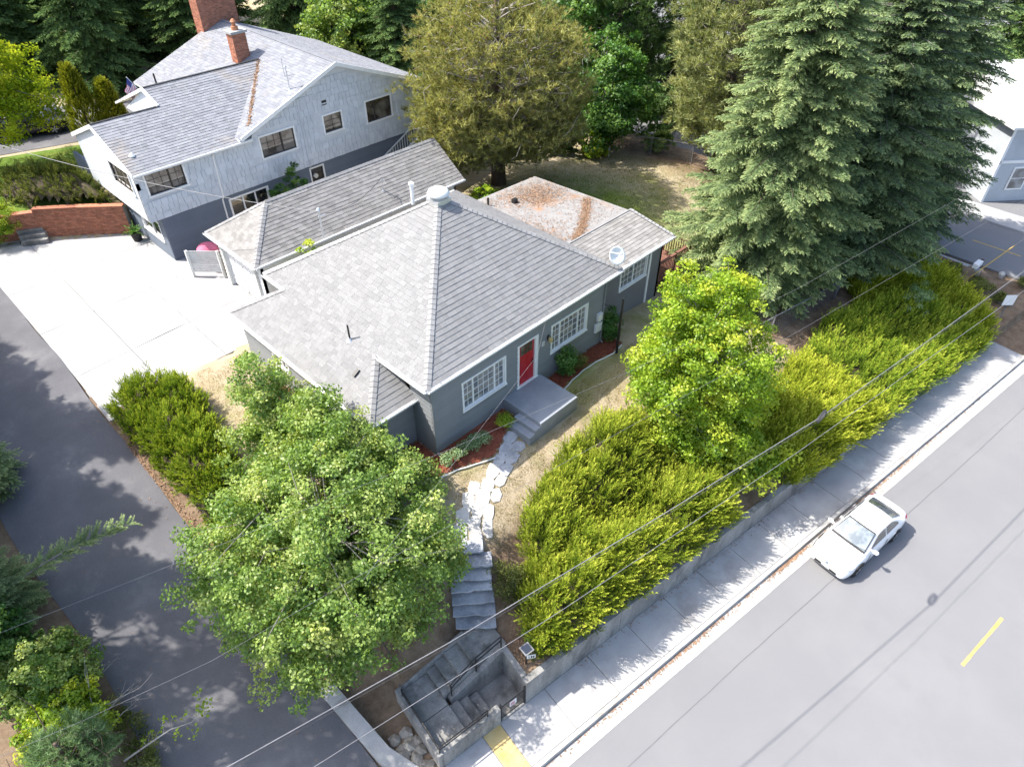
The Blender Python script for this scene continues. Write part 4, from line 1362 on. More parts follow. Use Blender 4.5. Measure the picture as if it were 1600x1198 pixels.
# (centre x, y, half length, half width, heading)
flags = [(-1.22, -3.32, .42, .20, 40), (-1.55, -2.95, .42, .26, 48), (-.95, -3.0, .30, .22, 35), (-.62, -3.32, .45, .2, 45), (-1.05, -2.55, .35, .26, 50), (-.55, -2.75, .36, .22, 30), (-.22, -2.98, .30, .2, 35),
         (-.55, -2.28, .38, .24, 42), (-.05, -2.5, .36, .26, 35), (.40, -2.72, .32, .2, 28), (-.02, -2.02, .34, .22, 36), (.48, -2.22, .38, .26, 30), (.92, -2.42, .28, .2, 20), (.95, -1.98, .38, .25, 26),
         (1.42, -2.2, .32, .22, 15), (1.5, -1.78, .38, .22, 22), (1.95, -1.98, .34, .24, 10), (2.05, -1.55, .40, .22, 12), (2.5, -1.8, .3, .24, 5), (2.55, -1.32, .34, .24, 10)]
for i, (x, y, a, b, hd) in enumerate(flags):
    n = rr.choice((6, 7, 8))
    ph = R(hd)
    poly = []
    for k in range(n):
        t = 2 * math.pi * (k + rr.uniform(-.2, .2)) / n
        c_, s_ = math.cos(t), math.sin(t)
        k_ = 1 / max(abs(c_), abs(s_)) ** .65
        px, py = a * c_ * k_ * rr.uniform(.88, 1.02), b * s_ * k_ * rr.uniform(.88, 1.02)
        poly.append((x + px * math.cos(ph) - py * math.sin(ph), y + px * math.sin(ph) + py * math.cos(ph)))
    zz = [Hs(*q) + .035 + rr.uniform(-.006, .006) for q in poly]
    MB().prism(poly, [q - .15 for q in zz], zz).build('flagstone', M_PATH if x < 1.3 else M_STONE, sp, bevel=.012)

# mulch bed with chips, edging, small plants
def drape(poly, off, name, mat, step=.18):
    xs = [q[0] for q in poly]
    ys = [q[1] for q in poly]
    gx = np.arange(min(xs), max(xs) + step, step)
    gy = np.arange(min(ys), max(ys) + step, step)
    X, Y = np.meshgrid(gx, gy)
    ins = in_poly(X, Y, poly)
    Z = H(X, Y) + off
    ids = np.arange(X.size).reshape(X.shape)
    a = ins[:-1, :-1] & ins[1:, :-1] & ins[:-1, 1:] & ins[1:, 1:]
    F = np.stack([ids[:-1, :-1][a], ids[:-1, 1:][a], ids[1:, 1:][a], ids[1:, :-1][a]], -1)
    me = mesh_np(name, np.stack([X, Y, Z], -1).reshape(-1, 3), F)
    return link_mesh(name, me, mat)
beds = {'a': [(-1.6, 1.05), (-.05, 1.05), (-.05, -.02), (3.42, -.02), (3.42, -.9), (2.8, -1.0), (2.3, -1.25), (1.5, -1.55), (.8, -1.35), (0, -1.05), (-.65, -.9), (-1.5, -.4)],
        'b': [(5.58, -.02), (10.2, -.02), (10.2, -.75), (9.2, -.95), (8, -.75), (6.6, -.85), (5.9, -1.0), (5.58, -1.1)],
        'c': [(-2.6, 1.2), (-1.8, 1.2), (-1.8, 7.6), (-2.7, 7.5)]}
chips = MB()
for nm, poly in beds.items():
    struct(drape(poly, .03, 'mulch_bed', M_MULCH, .1))
    xs = [q[0] for q in poly]
    ys = [q[1] for q in poly]
    for i in range(2600 if nm != 'c' else 900):
        x, y = rr.uniform(min(xs), max(xs)), rr.uniform(min(ys), max(ys))
        if not bool(in_poly(np.array(x), np.array(y), poly)):
            continue
        z = Hs(x, y) + .035 + rr.random() * .03
        a, b = rr.uniform(0, 6.28), rr.uniform(-.5, .5)
        L = rr.uniform(.025, .06)
        d_ = Vector((math.cos(a) * L, math.sin(a) * L, b * L))
        e_ = Vector((-math.sin(a), math.cos(a), rr.uniform(-.4, .4))) * L * .35
        p_ = Vector((x, y, z))
        chips.add([p_ - d_, p_ + e_, p_ + d_, p_ - e_], [(0, 1, 2, 3)])
o = chips.build('bark_chips', M_MULCH)
o['kind'] = 'stuff'
o['label'] = 'loose red bark chips covering the beds along the front wall'
o['category'] = 'mulch'
ed = thing('garden_edging', 'pale edging strip curving along the front mulch bed', 'edging', (1, -1.5, -.1))
for pts in ([(-1.5, -.45), (-.65, -.95), (0, -1.1), (.8, -1.4), (1.45, -1.62)], [(5.75, -1.15), (6.0, -1.03), (6.6, -.9), (7.4, -.82), (8.2, -.84), (9.2, -1.0), (10.0, -.85)]):
    for a, b in zip(pts[:-1], pts[1:]):
        MB().tube([(a[0], a[1], Hs(*a) + .05), ((a[0] + b[0]) / 2, (a[1] + b[1]) / 2 - .02, Hs(*a) + .05), (b[0], b[1], Hs(*b) + .05)], .028, 6).build('edging_piece', M_WHITE2, ed)

# broken rock beside the stairwell
for i in range(34):
    u, v = rr.uniform(-3.95, -3.3), rr.uniform(-.1, 1.7)
    x, y = uvw(u, v)
    s_ = rr.uniform(.12, .26)
    bm = bmesh.new()
    bmesh.ops.create_icosphere(bm, subdivisions=1, radius=s_)
    for vv in bm.verts:
        vv.co *= rr.uniform(.7, 1.25)
        vv.co.z *= .6
    me = bpy.data.meshes.new('rock')
    bm.to_mesh(me)
    bm.free()
    o = link_mesh('rock', me, M_ROCK)
    o.location = (x, y, Hs(x, y) + s_ * .12)
    tag(o, 'lump of broken brown rock beside the stairwell side wall', 'rock', 'rocks between stairwell and lane')

# ------------------------------------------------------------------ foliage kit
def unit(a):
    return a / np.maximum(np.linalg.norm(a, axis=-1, keepdims=True), 1e-9)

def leaf_quads(rng, C_, out, size, up=.45, fold=.18):
    n = len(C_)
    nrm = unit(rng.normal(0, .75, (n, 3)) + out * .55 + np.array([0, 0, up]))
    t = unit(np.cross(nrm, rng.normal(0, 1, (n, 3))))
    b = np.cross(nrm, t)
    L = size * rng.uniform(.65, 1.25, (n, 1))
    W = L * rng.uniform(.62, .85, (n, 1))
    V = np.stack([C_ - t * L * .5, C_ + b * W * .5 + nrm * L * fold, C_ + t * L * .5, C_ - b * W * .5 + nrm * L * fold], 1)
    return V.reshape(-1, 3), np.arange(4 * n).reshape(-1, 4)

def plume(rng, P, D, L, nb, width, ang=38, blen=.34, curve=.0, tip0=.0, tip1=1.0, flat=None, taper=.65):
    """feathery sprays: blades set along an axis P + D*L; returns triangles and a 0..1 growth value"""
    n = len(P)
    D = unit(D)
    ref = np.tile(np.array([0, 0, 1.0]), (n, 1)) if flat is None else flat
    S = unit(np.cross(D, ref) + rng.normal(0, .05, (n, 3)))
    U = np.cross(S, D)
    L = np.asarray(L).reshape(-1, 1)
    Vs, As = [], []
    for k in range(nb):
        t = (k + .6) / nb
        last = k == nb - 1
        a = R(ang * (1 - .45 * t)) if not last else 0.02
        sd = 1 if k % 2 else -1
        rot = rng.normal(0, .55, (n, 1))
        SS = S * np.cos(rot) + U * np.sin(rot)
        base = P + D * L * (t if not last else .86) + U * (curve * t * t) * L
        bd = unit(D * math.cos(a) + SS * sd * math.sin(a) + U * (curve * .8 * t) + rng.normal(0, .08, (n, 3)))
        bl = L * blen * (1 - taper * t) * rng.uniform(.75, 1.25, (n, 1))
        w = unit(np.cross(bd, U + rng.normal(0, .5, (n, 3)))) * width * .5
        Vs.append(np.stack([base - w, base + w, base + bd * bl], 1))
        g0 = tip0 + (tip1 - tip0) * t * .75
        g1 = tip0 + (tip1 - tip0) * min(1, t * .75 + .35)
        As.append(np.tile(np.array([g0, g0, g1]), (n, 1)))
    V = np.concatenate(Vs, 0)
    A = np.concatenate(As, 0)
    return V.reshape(-1, 3), A.reshape(-1)

def tri_mesh(name, V, A):
    return mesh_np(name, V, np.arange(len(V)).reshape(-1, 3), A)

def juniper(label, name, poly, hmax, n, seed, mat, bias=(.8, -.1, .45), length=(.35, .75), outw=.75, edge_r=1.3, group=None, cat='juniper', twmat=None, floor=None, nb=13, width=.034, over=.15):
    """spreading evergreen over a footprint: a woody mass under thousands of feathery sprays"""
    rng = np.random.default_rng(seed)
    xs = np.array([q[0] for q in poly])
    ys = np.array([q[1] for q in poly])
    X = rng.uniform(xs.min(), xs.max(), n * 4)
    Y = rng.uniform(ys.min(), ys.max(), n * 4)
    k = in_poly(X, Y, poly)
    X, Y = X[k][:n], Y[k][:n]
    def mound(x, y):
        d = edge_dist(x, y, poly)
        k = np.clip(d / edge_r, 0, 1)
        lump = np.full(np.shape(x), .84)
        for q in range(9):
            a_ = (seed * 1.37 + q * 2.399) % 6.283
            f_ = .7 * 1.28 ** q
            lump = lump + (.115 / (1 + .12 * q)) * np.sin((x * math.cos(a_) + y * math.sin(a_)) * f_ + q * 1.9 + seed)
        return hmax * np.sqrt(np.clip(1 - (1 - k) ** 2, 0, 1)) * lump
    hgt = mound(X, Y)
    e = .12
    gx = (mound(X + e, Y) - mound(X - e, Y)) / (2 * e)
    gy = (mound(X, Y + e) - mound(X, Y - e)) / (2 * e)
    base = Hin(X, Y) if floor is None else np.full(X.shape, floor)
    d = edge_dist(X, Y, poly)
    m_ = 7                                           # sprays to a bough
    nb_ = len(X) // m_
    X, Y, gx, gy, base, hgt = (q[:nb_] for q in (X, Y, gx, gy, base, hgt))
    out = unit(np.stack([-gx, -gy, np.ones_like(gx)], -1))
    B = unit(out * outw + np.array(bias) + rng.normal(0, .36, (nb_, 3)))
    BL = rng.uniform(length[0], length[1], nb_) * 1.25
    P0 = np.stack([X, Y, base + hgt * rng.uniform(.72, 1.04, nb_) + .02], -1) - B * (BL * .55)[:, None]
    S_ = unit(np.cross(B, np.array([0, 0, 1.0]) + rng.normal(0, .25, (nb_, 3))))
    Ps, Ds, Ls, vg = [], [], [], []
    bv = rng.normal(0, .13, nb_)
    for q in range(m_):
        t = q / (m_ - 1) * .8 + .1
        sg = (1 if q % 2 else -1) * (0 if q == m_ - 1 else 1)
        Ps.append(P0 + B * (BL * t)[:, None])
        Ds.append(B * (.75 + .5 * t) + S_ * sg * .62 + rng.normal(0, .14, (nb_, 3)) + np.array([0, 0, .12]))
        Ls.append(BL * (.62 - .22 * t) * rng.uniform(.8, 1.2, nb_))
        vg.append(bv + rng.normal(0, .06, nb_) + .3 * t - .15)
    P, D, L, vg = np.concatenate(Ps), np.concatenate(Ds), np.concatenate(Ls), np.concatenate(vg)
    V, A = plume(rng, P, D, L, nb, width, ang=44, blen=.36, curve=.10, tip0=0, tip1=.9)
    A = np.clip(A + np.tile(vg[:, None], (nb, 3)).reshape(-1), 0, 1.2)
    # the sides: sprays hanging outward round the rim
    cx, cy = xs.mean(), ys.mean()
    o = thing(name, label, cat, (cx, cy, float(H(cx, cy)) if floor is None else floor), group=group)
    f = link_mesh('foliage', tri_mesh(name, V, A), mat, o)
    # woody mass below
    st = .3
    gxx = np.arange(xs.min(), xs.max() + st, st)
    gyy = np.arange(ys.min(), ys.max() + st, st)
    XX, YY = np.meshgrid(gxx, gyy)
    ins = in_poly(XX, YY, poly)
    ZZ = (Hin(XX, YY) if floor is None else np.full(XX.shape, floor)) + np.where(ins, mound(XX, YY) * .62, -.05) + .0
    ids = np.arange(XX.size).reshape(XX.shape)
    vk = ((XX - O_[0]) * DV[0] + (YY - O_[1]) * DV[1]) > .3
    ik = (ins & vk) if floor is None else ins
    a = ik[:-1, :-1] & ik[1:, :-1] & ik[:-1, 1:] & ik[1:, 1:]
    Fq = np.stack([ids[:-1, :-1][a], ids[:-1, 1:][a], ids[1:, 1:][a], ids[1:, :-1][a]], -1)
    link_mesh('branches', mesh_np('branches', np.stack([XX, YY, ZZ], -1).reshape(-1, 3), Fq), twmat or M_TWIG, o, smooth=True)
    return o

def limbs(rng, base, tops, r0, mat, parent, trunk_top=None, name='limb', n=40, rmin=.012, trunk_name='trunk', kink=.12):
    base = np.array(base, float)
    tt = np.array(trunk_top, float)
    mb = MB()
    k = 7
    pts, rs = [], []
    for i in range(k + 1):
        t = i / k
        q = base + (tt - base) * t + np.array([math.sin(t * 5 + base[0]) * .06, math.cos(t * 4 + base[1]) * .06, 0]) * (t > 0)
        pts.append(tuple(q))
        rs.append(r0 * (1 - .75 * t) * (1.25 if i == 0 else 1))
    mb.tube(pts, rs, 10)
    tr = mb.build(trunk_name, mat, parent, smooth=True)
    sel = rng.choice(len(tops), min(n, len(tops)), replace=False)
    mb = MB()
    for s in sel:
        q = tops[s]
        t = rng.uniform(.25, .95)
        a = base + (tt - base) * t
        if q[2] < a[2] - .3:
            t = max(.12, t - .4)
            a = base + (tt - base) * t
        mid = (a + q) / 2 + rng.normal(0, kink, 3) * np.linalg.norm(q - a) + np.array([0, 0, .08 * np.linalg.norm(q - a)])
        p2 = a * .25 + mid * .5 + q * .25 + (mid - (a + q) / 2) * .1
        r = r0 * (1 - .75 * t) * .42
        mb.tube([tuple(a), tuple(a * .5 + mid * .5), tuple(mid), tuple(mid * .4 + q * .6), tuple(q)], [r, r * .8, r * .58, r * .38, rmin], 5, cap=False)
    lb = mb.build(name, mat, parent, smooth=True)
    return tr, lb

def broadleaf(label, name, base, lobes, nclump, per, leaf, seed, mat, trunk_top, r0=.16, bark=None, group=None, clump=(.3, .62), cat='tree', up=.45, shell=.55, nl=60):
    """lobes: list of (centre, radii, weight); leaves gather in clumps at the twig ends"""
    rng = np.random.default_rng(seed)
    w = np.array([l[2] for l in lobes], float)
    w /= w.sum()
    C_ = []
    for l, k in zip(lobes, rng.multinomial(nclump, w)):
        d = unit(rng.normal(0, 1, (k, 3)))
        r = rng.random((k, 1)) ** (1 / 3)
        r = shell + (1 - shell) * r
        r = np.where(rng.random((k, 1)) < .22, rng.random((k, 1)) ** .5 * .8, r)
        r = r * rng.uniform(.80, 1.20, (k, 1))
        C_.append(np.array(l[0]) + d * r * np.array(l[1]))
    C_ = np.concatenate(C_)
    ground_z = H(C_[:, 0], C_[:, 1])
    C_[:, 2] = np.maximum(C_[:, 2], ground_z + .35)
    cc = (np.array([l[0] for l in lobes]) * w[:, None]).sum(0)
    R_ = rng.uniform(clump[0], clump[1], len(C_))
    k = (per * (R_ / R_.mean()) ** 2).astype(int)
    ci = np.repeat(np.arange(len(C_)), k)
    n = len(ci)
    d = unit(rng.normal(0, 1, (n, 3)))
    off = d * (R_[ci] * rng.random(n) ** .45)[:, None] * np.array([1, 1, .62])
    # clumps droop a little outward
    radial = unit(C_ - cc)
    Pn = C_[ci] + off + radial[ci] * (off[:, 2:3] * -.2)
    V, F_ = leaf_quads(rng, Pn, unit(off + radial[ci] * .6), leaf, up)
    crown_r = np.linalg.norm((Pn - cc), axis=1)
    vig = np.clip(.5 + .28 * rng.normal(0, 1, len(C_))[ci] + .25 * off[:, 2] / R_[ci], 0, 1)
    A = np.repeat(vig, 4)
    o = thing(name, label, cat, tuple(base), group=group)
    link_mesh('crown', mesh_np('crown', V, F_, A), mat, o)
    limbs(rng, base, C_, r0, bark or M_BARKG, o, trunk_top, n=nl)
    return o

def spruce_mesh(seed, height, radius, z_low, mat_n=None, density=1.0, droop=.28, z_top=None, nb=9, width=.05, twig=.42):
    """needled crown in tree-local coordinates (base at the origin)"""
    rng = np.random.default_rng(seed)
    Ps, Ds, Ls, T = [], [], [], []
    mb = MB()
    z = z_low
    while z < min(height - .3, z_top or height):
        t = (z - z_low) / (height - z_low)
        r = radius * (1 - t) ** .8 * rng.uniform(.82, 1.12) * (1 if t > .08 else .7 + 4 * t) + .15
        nbr = max(4, int((6 + 4 * (1 - t)) * density))
        a0 = rng.uniform(0, 6.28)
        for b in range(nbr):
            a = a0 + 2 * math.pi * b / nbr + rng.normal(0, .16)
            L = r * rng.uniform(.68, 1.14)
            zz = z + rng.uniform(-.18, .18)
            h = np.array([math.cos(a), math.sin(a), 0])
            sd = np.array([-math.sin(a), math.cos(a), 0])
            rise = .22 + .5 * t
            def axis(s): return np.array([0, 0, zz]) + h * L * s + np.array([0, 0, 1]) * L * (rise * s - (droop + rise * .55) * s * s + .10 * s ** 4)
            mb.tube([tuple(axis(q)) for q in (0, .35, .7, .97)], [.035 + .012 * L, .026 + .006 * L, .016, .007], 4, cap=False)
            ns = max(5, int(L / .115))
            for i in range(ns):
                s = .14 + .86 * (i + .5) / ns
                for sg in (-1, 1):
                    if rng.random() < .08:
                        continue
                    p = axis(s)
                    tl = (twig * L * (1 - s) ** .75 * .62 + .22) * rng.uniform(.75, 1.2)
                    fw = .55 + .6 * s
                    d = sd * sg * rng.uniform(.75, 1.1) + h * fw + np.array([0, 0, -.26 + rng.normal(0, .16)])
                    Ps.append(p)
                    Ds.append(d)
                    Ls.append(tl)
                    T.append(s)
            Ps.append(axis(.85))
            Ds.append(axis(1.0) - axis(.85))
            Ls.append(.42)
            T.append(1.0)
        z += .30 / density * (1 + .25 * rng.random())
    P, D, L = np.array(Ps), np.array(Ds), np.array(Ls)
    V, A = plume(rng, P, D, L, nb, width, ang=42, blen=.42, curve=-.12, tip0=.0, tip1=.85, taper=.5)
    A = np.clip(A + np.tile(np.repeat(np.array(T) * .22 - .1, 1)[:, None], (nb, 3)).reshape(-1), 0, 1)
    me = tri_mesh('crown', V, A)
    tk = MB().tube([(0, 0, -.3), (0, 0, height * .3), (.05, .03, height * .65), (0, 0, height * .99)], [.017 * height + .05, .013 * height + .03, .007 * height + .02, .02], 9)
    def tomesh(m, nm):
        q = bpy.data.meshes.new(nm)
        q.from_pydata(m.v, [], m.f)
        q.polygons.foreach_set('use_smooth', [True] * len(q.polygons))
        return q
    return me, tomesh(tk, 'trunk'), tomesh(mb, 'branches')

def place_tree(meshes, label, name, loc, rot, scale, mats, group=None, cat='tree'):
    o = thing(name, label, cat, loc, group=group)
    o.rotation_euler = (0, 0, rot)
    o.scale = (scale,) * 3 if not isinstance(scale, tuple) else scale
    for nm, me, mt in zip(('crown', 'trunk', 'branches'), meshes, mats):
        if not me.materials:
            me.materials.append(mt)
        c = bpy.data.objects.new(nm, me)
        COL.objects.link(c)
        c.parent = o
        if me.materials[0] != mt:
            c.material_slots[0].link = 'OBJECT'
            c.material_slots[0].material = mt
    return o

def pine_mesh(seed, height, lobes, nclump, tufts=9, blades=14, nlen=.22, width=.022, clump=.5, trunk_r=.3, bare=60):
    """long-needled pine: tufts of needles at the ends of crooked limbs"""
    rng = np.random.default_rng(seed)
    w = np.array([l[2] for l in lobes], float)
    w /= w.sum()
    C_ = []
    for l, k in zip(lobes, rng.multinomial(nclump, w)):
        d = unit(rng.normal(0, 1, (k, 3)))
        r = .45 + .55 * rng.random((k, 1)) ** .5
        C_.append(np.array(l[0]) + d * r * np.array(l[1]) * rng.uniform(.85, 1.12, (k, 1)))
    C_ = np.concatenate(C_)
    axis_pt = np.stack([np.zeros(len(C_)), np.zeros(len(C_)), C_[:, 2] - .25 * np.hypot(C_[:, 0], C_[:, 1])], -1)
    rad = unit(C_ - axis_pt)
    ci = np.repeat(np.arange(len(C_)), tufts)
    n = len(ci)
    off = rng.normal(0, clump * .46, (n, 3)) * np.array([1, 1, .5])
    tp = C_[ci] + off
    td = unit(rad[ci] * .7 + off * 1.0 + np.array([0, 0, .75]) + rng.normal(0, .3, (n, 3)))
    Vs, As = [], []
    cv = rng.normal(0, .26, len(C_))
    for k in range(blades):
        d = unit(td + rng.normal(0, .62, (n, 3)))
        L = nlen * rng.uniform(.7, 1.25, (n, 1))
        b = tp + td * rng.uniform(-.09, .06, (n, 1))
        ww = unit(np.cross(d, rng.normal(0, 1, (n, 3)))) * width * .5
        Vs.append(np.stack([b - ww, b + ww, b + d * L], 1))
        g_ = np.clip(.42 + cv[ci] + .25 * td[:, 2] - .12, 0, 1)
        As.append(np.stack([g_ * .7, g_ * .7, g_ * 1.15], 1))
    me = tri_mesh('crown', np.concatenate(Vs).reshape(-1, 3), np.concatenate(As).reshape(-1))
    def tomesh(m, nm):
        q = bpy.data.meshes.new(nm)
        q.from_pydata(m.v, [], m.f)
        q.polygons.foreach_set('use_smooth', [True] * len(q.polygons))
        return q
    tk = MB().tube([(0, 0, -.3), (.05, .02, height * .25), (-.04, .06, height * .6), (0, 0, height)], [trunk_r * 1.15, trunk_r * .9, trunk_r * .6, .05], 10)
    br = MB()
    sel = rng.choice(len(C_), min(len(C_), bare * 4), replace=False)
    for s in sel:
        q = C_[s]
        a = axis_pt[s] - np.array([0, 0, .6])
        a[2] = np.clip(a[2], height * .12, height * .97)
        mid = (a + q) / 2 + rng.normal(0, .10, 3) * np.linalg.norm(q - a)
        br.tube([tuple(a), tuple(mid), tuple(q)], [.055, .032, .010], 4, cap=False)
    for i in range(bare * 3):
        s = rng.integers(len(C_))
        q = C_[s]
        p_ = q + rng.normal(0, .5, 3)
        m_ = (q + p_) / 2 + rng.normal(0, .12, 3)
        br.tube([tuple(q), tuple(m_), tuple(p_)], [.016, .011, .005], 4, cap=False)
    return me, tomesh(tk, 'trunk'), tomesh(br, 'branches')

L_MAPLE = foliage('maple leaf', (0.11, 0.2, 0.04), (0.225, 0.345, 0.078), (0.44, 0.51, 0.16), .42, .5, .25, gloss=.02)
L_LIME = foliage('lime green leaf', (.120, .220, .016), (.265, .400, .028), (.50, .56, .060), .45, .5, .25, gloss=.02)
L_DEEP = foliage('deep green leaf', (.040, .115, .024), (.085, .200, .038), (.17, .29, .065), .38, .5, .28, gloss=.02)
L_YEL = foliage('yellow green leaf', (.16, .24, .02), (.32, .42, .03), (.56, .57, .05), .45, .5, .25)
L_JUN = foliage('juniper spray', (0.075, 0.12, 0.013), (0.215, 0.275, 0.026), (0.5, 0.53, 0.075), .32, .55, .25)
L_JUN2 = foliage('golden juniper spray', (0.095, 0.14, 0.013), (0.265, 0.32, 0.026), (0.56, 0.58, 0.08), .32, .45, .25)
L_JUN3 = foliage('green juniper spray', (0.065, 0.125, 0.014), (0.18, 0.26, 0.026), (0.46, 0.51, 0.065), .32, .6, .25)
L_SPR = foliage('spruce needle', (0.075, 0.125, 0.058), (0.2, 0.27, 0.12), (0.42, 0.48, 0.22), .28, .5, .25)
L_SPRD = foliage('dark spruce needle', (0.058, 0.1, 0.055), (0.145, 0.21, 0.105), (0.3, 0.38, 0.18), .25, .5, .25)
L_FIR = foliage('forest fir needle', (0.055, 0.105, 0.042), (0.125, 0.205, 0.07), (0.24, 0.33, 0.115), .24, .4, .28)
L_PINE = foliage('olive pine needle', (0.14, 0.155, 0.055), (0.31, 0.315, 0.11), (0.5, 0.49, 0.19), .30, .35, .25, brown=(.34, .20, .11), bfac=.04)
L_PINE2 = foliage('pale pine needle', (0.14, 0.165, 0.07), (0.3, 0.33, 0.14), (0.5, 0.52, 0.25), .30, .35, .25)
L_SHRUB = foliage('olive shrub leaf', (.075, .100, .026), (.150, .180, .050), (.26, .28, .09), .32, .5, .3)
L_ARB = foliage('arborvitae spray', (.085, .115, .014), (.21, .245, .024), (.40, .40, .055), .3, .5, .25)
L_BPINE = foliage('blue green pine needle', (.09, .16, .07), (.21, .32, .15), (.40, .50, .28), .3, .5, .25)

# ------------------------------------------------------------------ trees and shrubs
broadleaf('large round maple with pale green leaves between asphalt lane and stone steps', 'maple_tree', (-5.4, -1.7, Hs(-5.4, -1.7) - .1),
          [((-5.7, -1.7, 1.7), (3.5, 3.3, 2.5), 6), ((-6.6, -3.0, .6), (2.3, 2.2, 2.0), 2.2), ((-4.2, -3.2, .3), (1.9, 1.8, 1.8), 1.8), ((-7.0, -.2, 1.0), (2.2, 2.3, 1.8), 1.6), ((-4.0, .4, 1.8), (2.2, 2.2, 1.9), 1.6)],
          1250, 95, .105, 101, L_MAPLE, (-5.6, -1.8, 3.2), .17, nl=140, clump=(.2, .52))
broadleaf('slender maple with reaching upright shoots beside the sunlit left wall', 'maple_tree', (-3.9, 4.3, Hs(-3.9, 4.3) - .1),
          [((-3.75, 4.4, 2.6), (.85, .85, 2.1), 2), ((-3.7, 4.2, 1.2), (1.3, 1.3, 1.4), 1.6), ((-4.6, 3.8, .8), (1.4, 1.3, 1.2), 1.0)],
          210, 90, .105, 102, L_MAPLE, (-3.8, 4.3, 4.0), .07, clump=(.25, .5), nl=40)
broadleaf('bushy young maple under the front corner of the low side roof', 'maple_tree', (-3.3, 1.6, Hs(-3.3, 1.6) - .1),
          [((-3.2, 2.1, 2.4), (1.0, 1.0, 1.3), 2), ((-2.9, .4, 1.5), (1.5, 1.2, 1.4), 2.0), ((-1.7, -.9, .9), (1.0, .8, .9), .8)],
          250, 90, .105, 103, L_MAPLE, (-3.2, 1.6, 3.2), .07, clump=(.25, .5), nl=40)
broadleaf('bright lime green tree in front of the house near the black mast', 'lime_tree', (8.7, -5.5, Hs(8.7, -5.5) - .1),
          [((8.75, -5.4, 2.3), (2.8, 2.5, 2.6), 5), ((9.3, -4.8, 4.2), (1.9, 1.7, 1.6), 1.8), ((8.3, -6.2, .4), (2.3, 1.9, 1.6), 2.2), ((8.0, -4.6, 1.6), (1.8, 1.5, 1.9), 1.2)],
          900, 95, .11, 104, L_LIME, (8.8, -5.4, 4.4), .14, nl=90, clump=(.22, .52))
broadleaf('low green sucker growth hanging over the wall below the lime green tree', 'leafy_bush', (9.2, -8.1, Hs(9.2, -8.1) - .1),
          [((9.2, -8.1, -1.2), (1.5, 1.0, .8), 2), ((8.0, -7.7, -1.1), (1.3, .9, .8), 1.6)], 110, 75, .13, 105, L_LIME, (9.2, -8.1, -.6), .05, cat='bush', nl=24)

J1 = [(-1.75, -5.9), (-.6, -5.1), (.2, -4.1), (1.5, -3.7), (3.4, -3.2), (5.3, -3.3), (6.9, -3.8), (7.6, -5.2), (7.4, -7.0), (6.6, -9.0), (3.5, -8.55), (1.0, -8.2), (-1.6, -7.8), (-2.4, -7.2)]
juniper('dense golden juniper mound beside the stone steps above the sidewalk', 'juniper', J1, 2.0, 11500, 201, L_JUN, bias=(.62, -.15, .45), edge_r=1.9, length=(.4, .85))
J2 = [(10.0, -7.6), (11.5, -6.6), (14.0, -6.4), (16.2, -6.2), (17.3, -7.2), (17.2, -9.2), (16.5, -10.7), (13, -10.2), (10.0, -9.75)]
juniper('golden juniper mass between the lime green tree and a dip in the bank', 'juniper', J2, 1.25, 7000, 202, L_JUN2, bias=(.9, -.1, .35), length=(.4, .85), edge_r=1.4)
J3 = [(17.0, -6.4), (19.5, -5.9), (22.2, -6.6), (24.6, -6.9), (26.5, -8.0), (27.3, -10.4), (26.4, -12.0), (22, -11.5), (16.8, -10.75), (16.5, -9)]
juniper('wide green and gold juniper bank above the far end of the wall', 'juniper', J3, 1.15, 9500, 203, L_JUN3, bias=(.9, -.1, .35), length=(.4, .85), edge_r=1.2)
J4 = [(22.4, -6.5), (25.0, -4.8), (28.5, -4.2), (31.2, -5.0), (31.2, -7.4), (29.6, -9.6), (28.0, -11.6), (26.4, -12.0), (26.9, -9.0), (25.2, -7.1)]
juniper('golden juniper strip along the mailbox end of the bank', 'juniper', J4, 1.15, 7500, 204, L_JUN2, bias=(.9, -.1, .35), length=(.4, .85), edge_r=1.1)
J5 = [(-7.45, 11.3), (-6.4, 12.0), (-5.2, 11.6), (-4.7, 10.2), (-4.6, 8.4), (-5.0, 6.8), (-5.2, 5.4), (-5.5, 4.0), (-7.25, 4.0), (-7.35, 6.5), (-7.5, 9.0)]
juniper('tall green juniper hedge along the edge of the asphalt lane', 'juniper_hedge', J5, 1.7, 7000, 205, L_JUN3, bias=(.1, -.1, .7), edge_r=1.0, cat='hedge', length=(.3, .6))
J6 = [(-7.2, 3.8), (-5.4, 3.9), (-5.0, 2.0), (-5.4, .2), (-7.3, .2)]
juniper('lower juniper under the maple beside the asphalt lane', 'juniper', J6, 1.3, 1800, 206, L_JUN3, bias=(0, -.1, .7), edge_r=.9, length=(.3, .6))
# grey sage bush among the junipers
def small_bush(label, name, c, r, n, leaf, seed, mat, cat='bush', group=None, zoff=0):
    x, y = c
    z = Hs(x, y) + zoff
    return broadleaf(label, name, (x, y, z - .05), [((x, y, z + r[2] * .75), r, 1)], n, 70, leaf, seed, mat, (x, y, z + r[2]), .03, cat=cat, group=group, clump=(.14, .3), nl=16, shell=.4)
small_bush('grey green sage bush poking out of the juniper bank', 'sage_bush', (24.6, -8.4), (.75, .75, 1.5), 60, .06, 301, L_BPINE)
small_bush('climbing shrub growing up the wall below the right front window', 'climbing_shrub', (6.75, -.45), (.5, .38, .8), 46, .075, 302, L_DEEP)
small_bush('feathery young shrub on the mulch under the right front window', 'young_shrub', (7.35, -.5), (.35, .3, .5), 24, .05, 303, L_SHRUB)
small_bush('upright dark green shrub in the corner between main house and wing', 'corner_shrub', (9.95, -.15), (.42, .42, 1.0), 60, .07, 304, L_DEEP)
small_bush('little bright green plant at the foot of the porch steps', 'garden_plant', (2.75, -.78), (.26, .26, .28), 16, .07, 305, L_LIME)
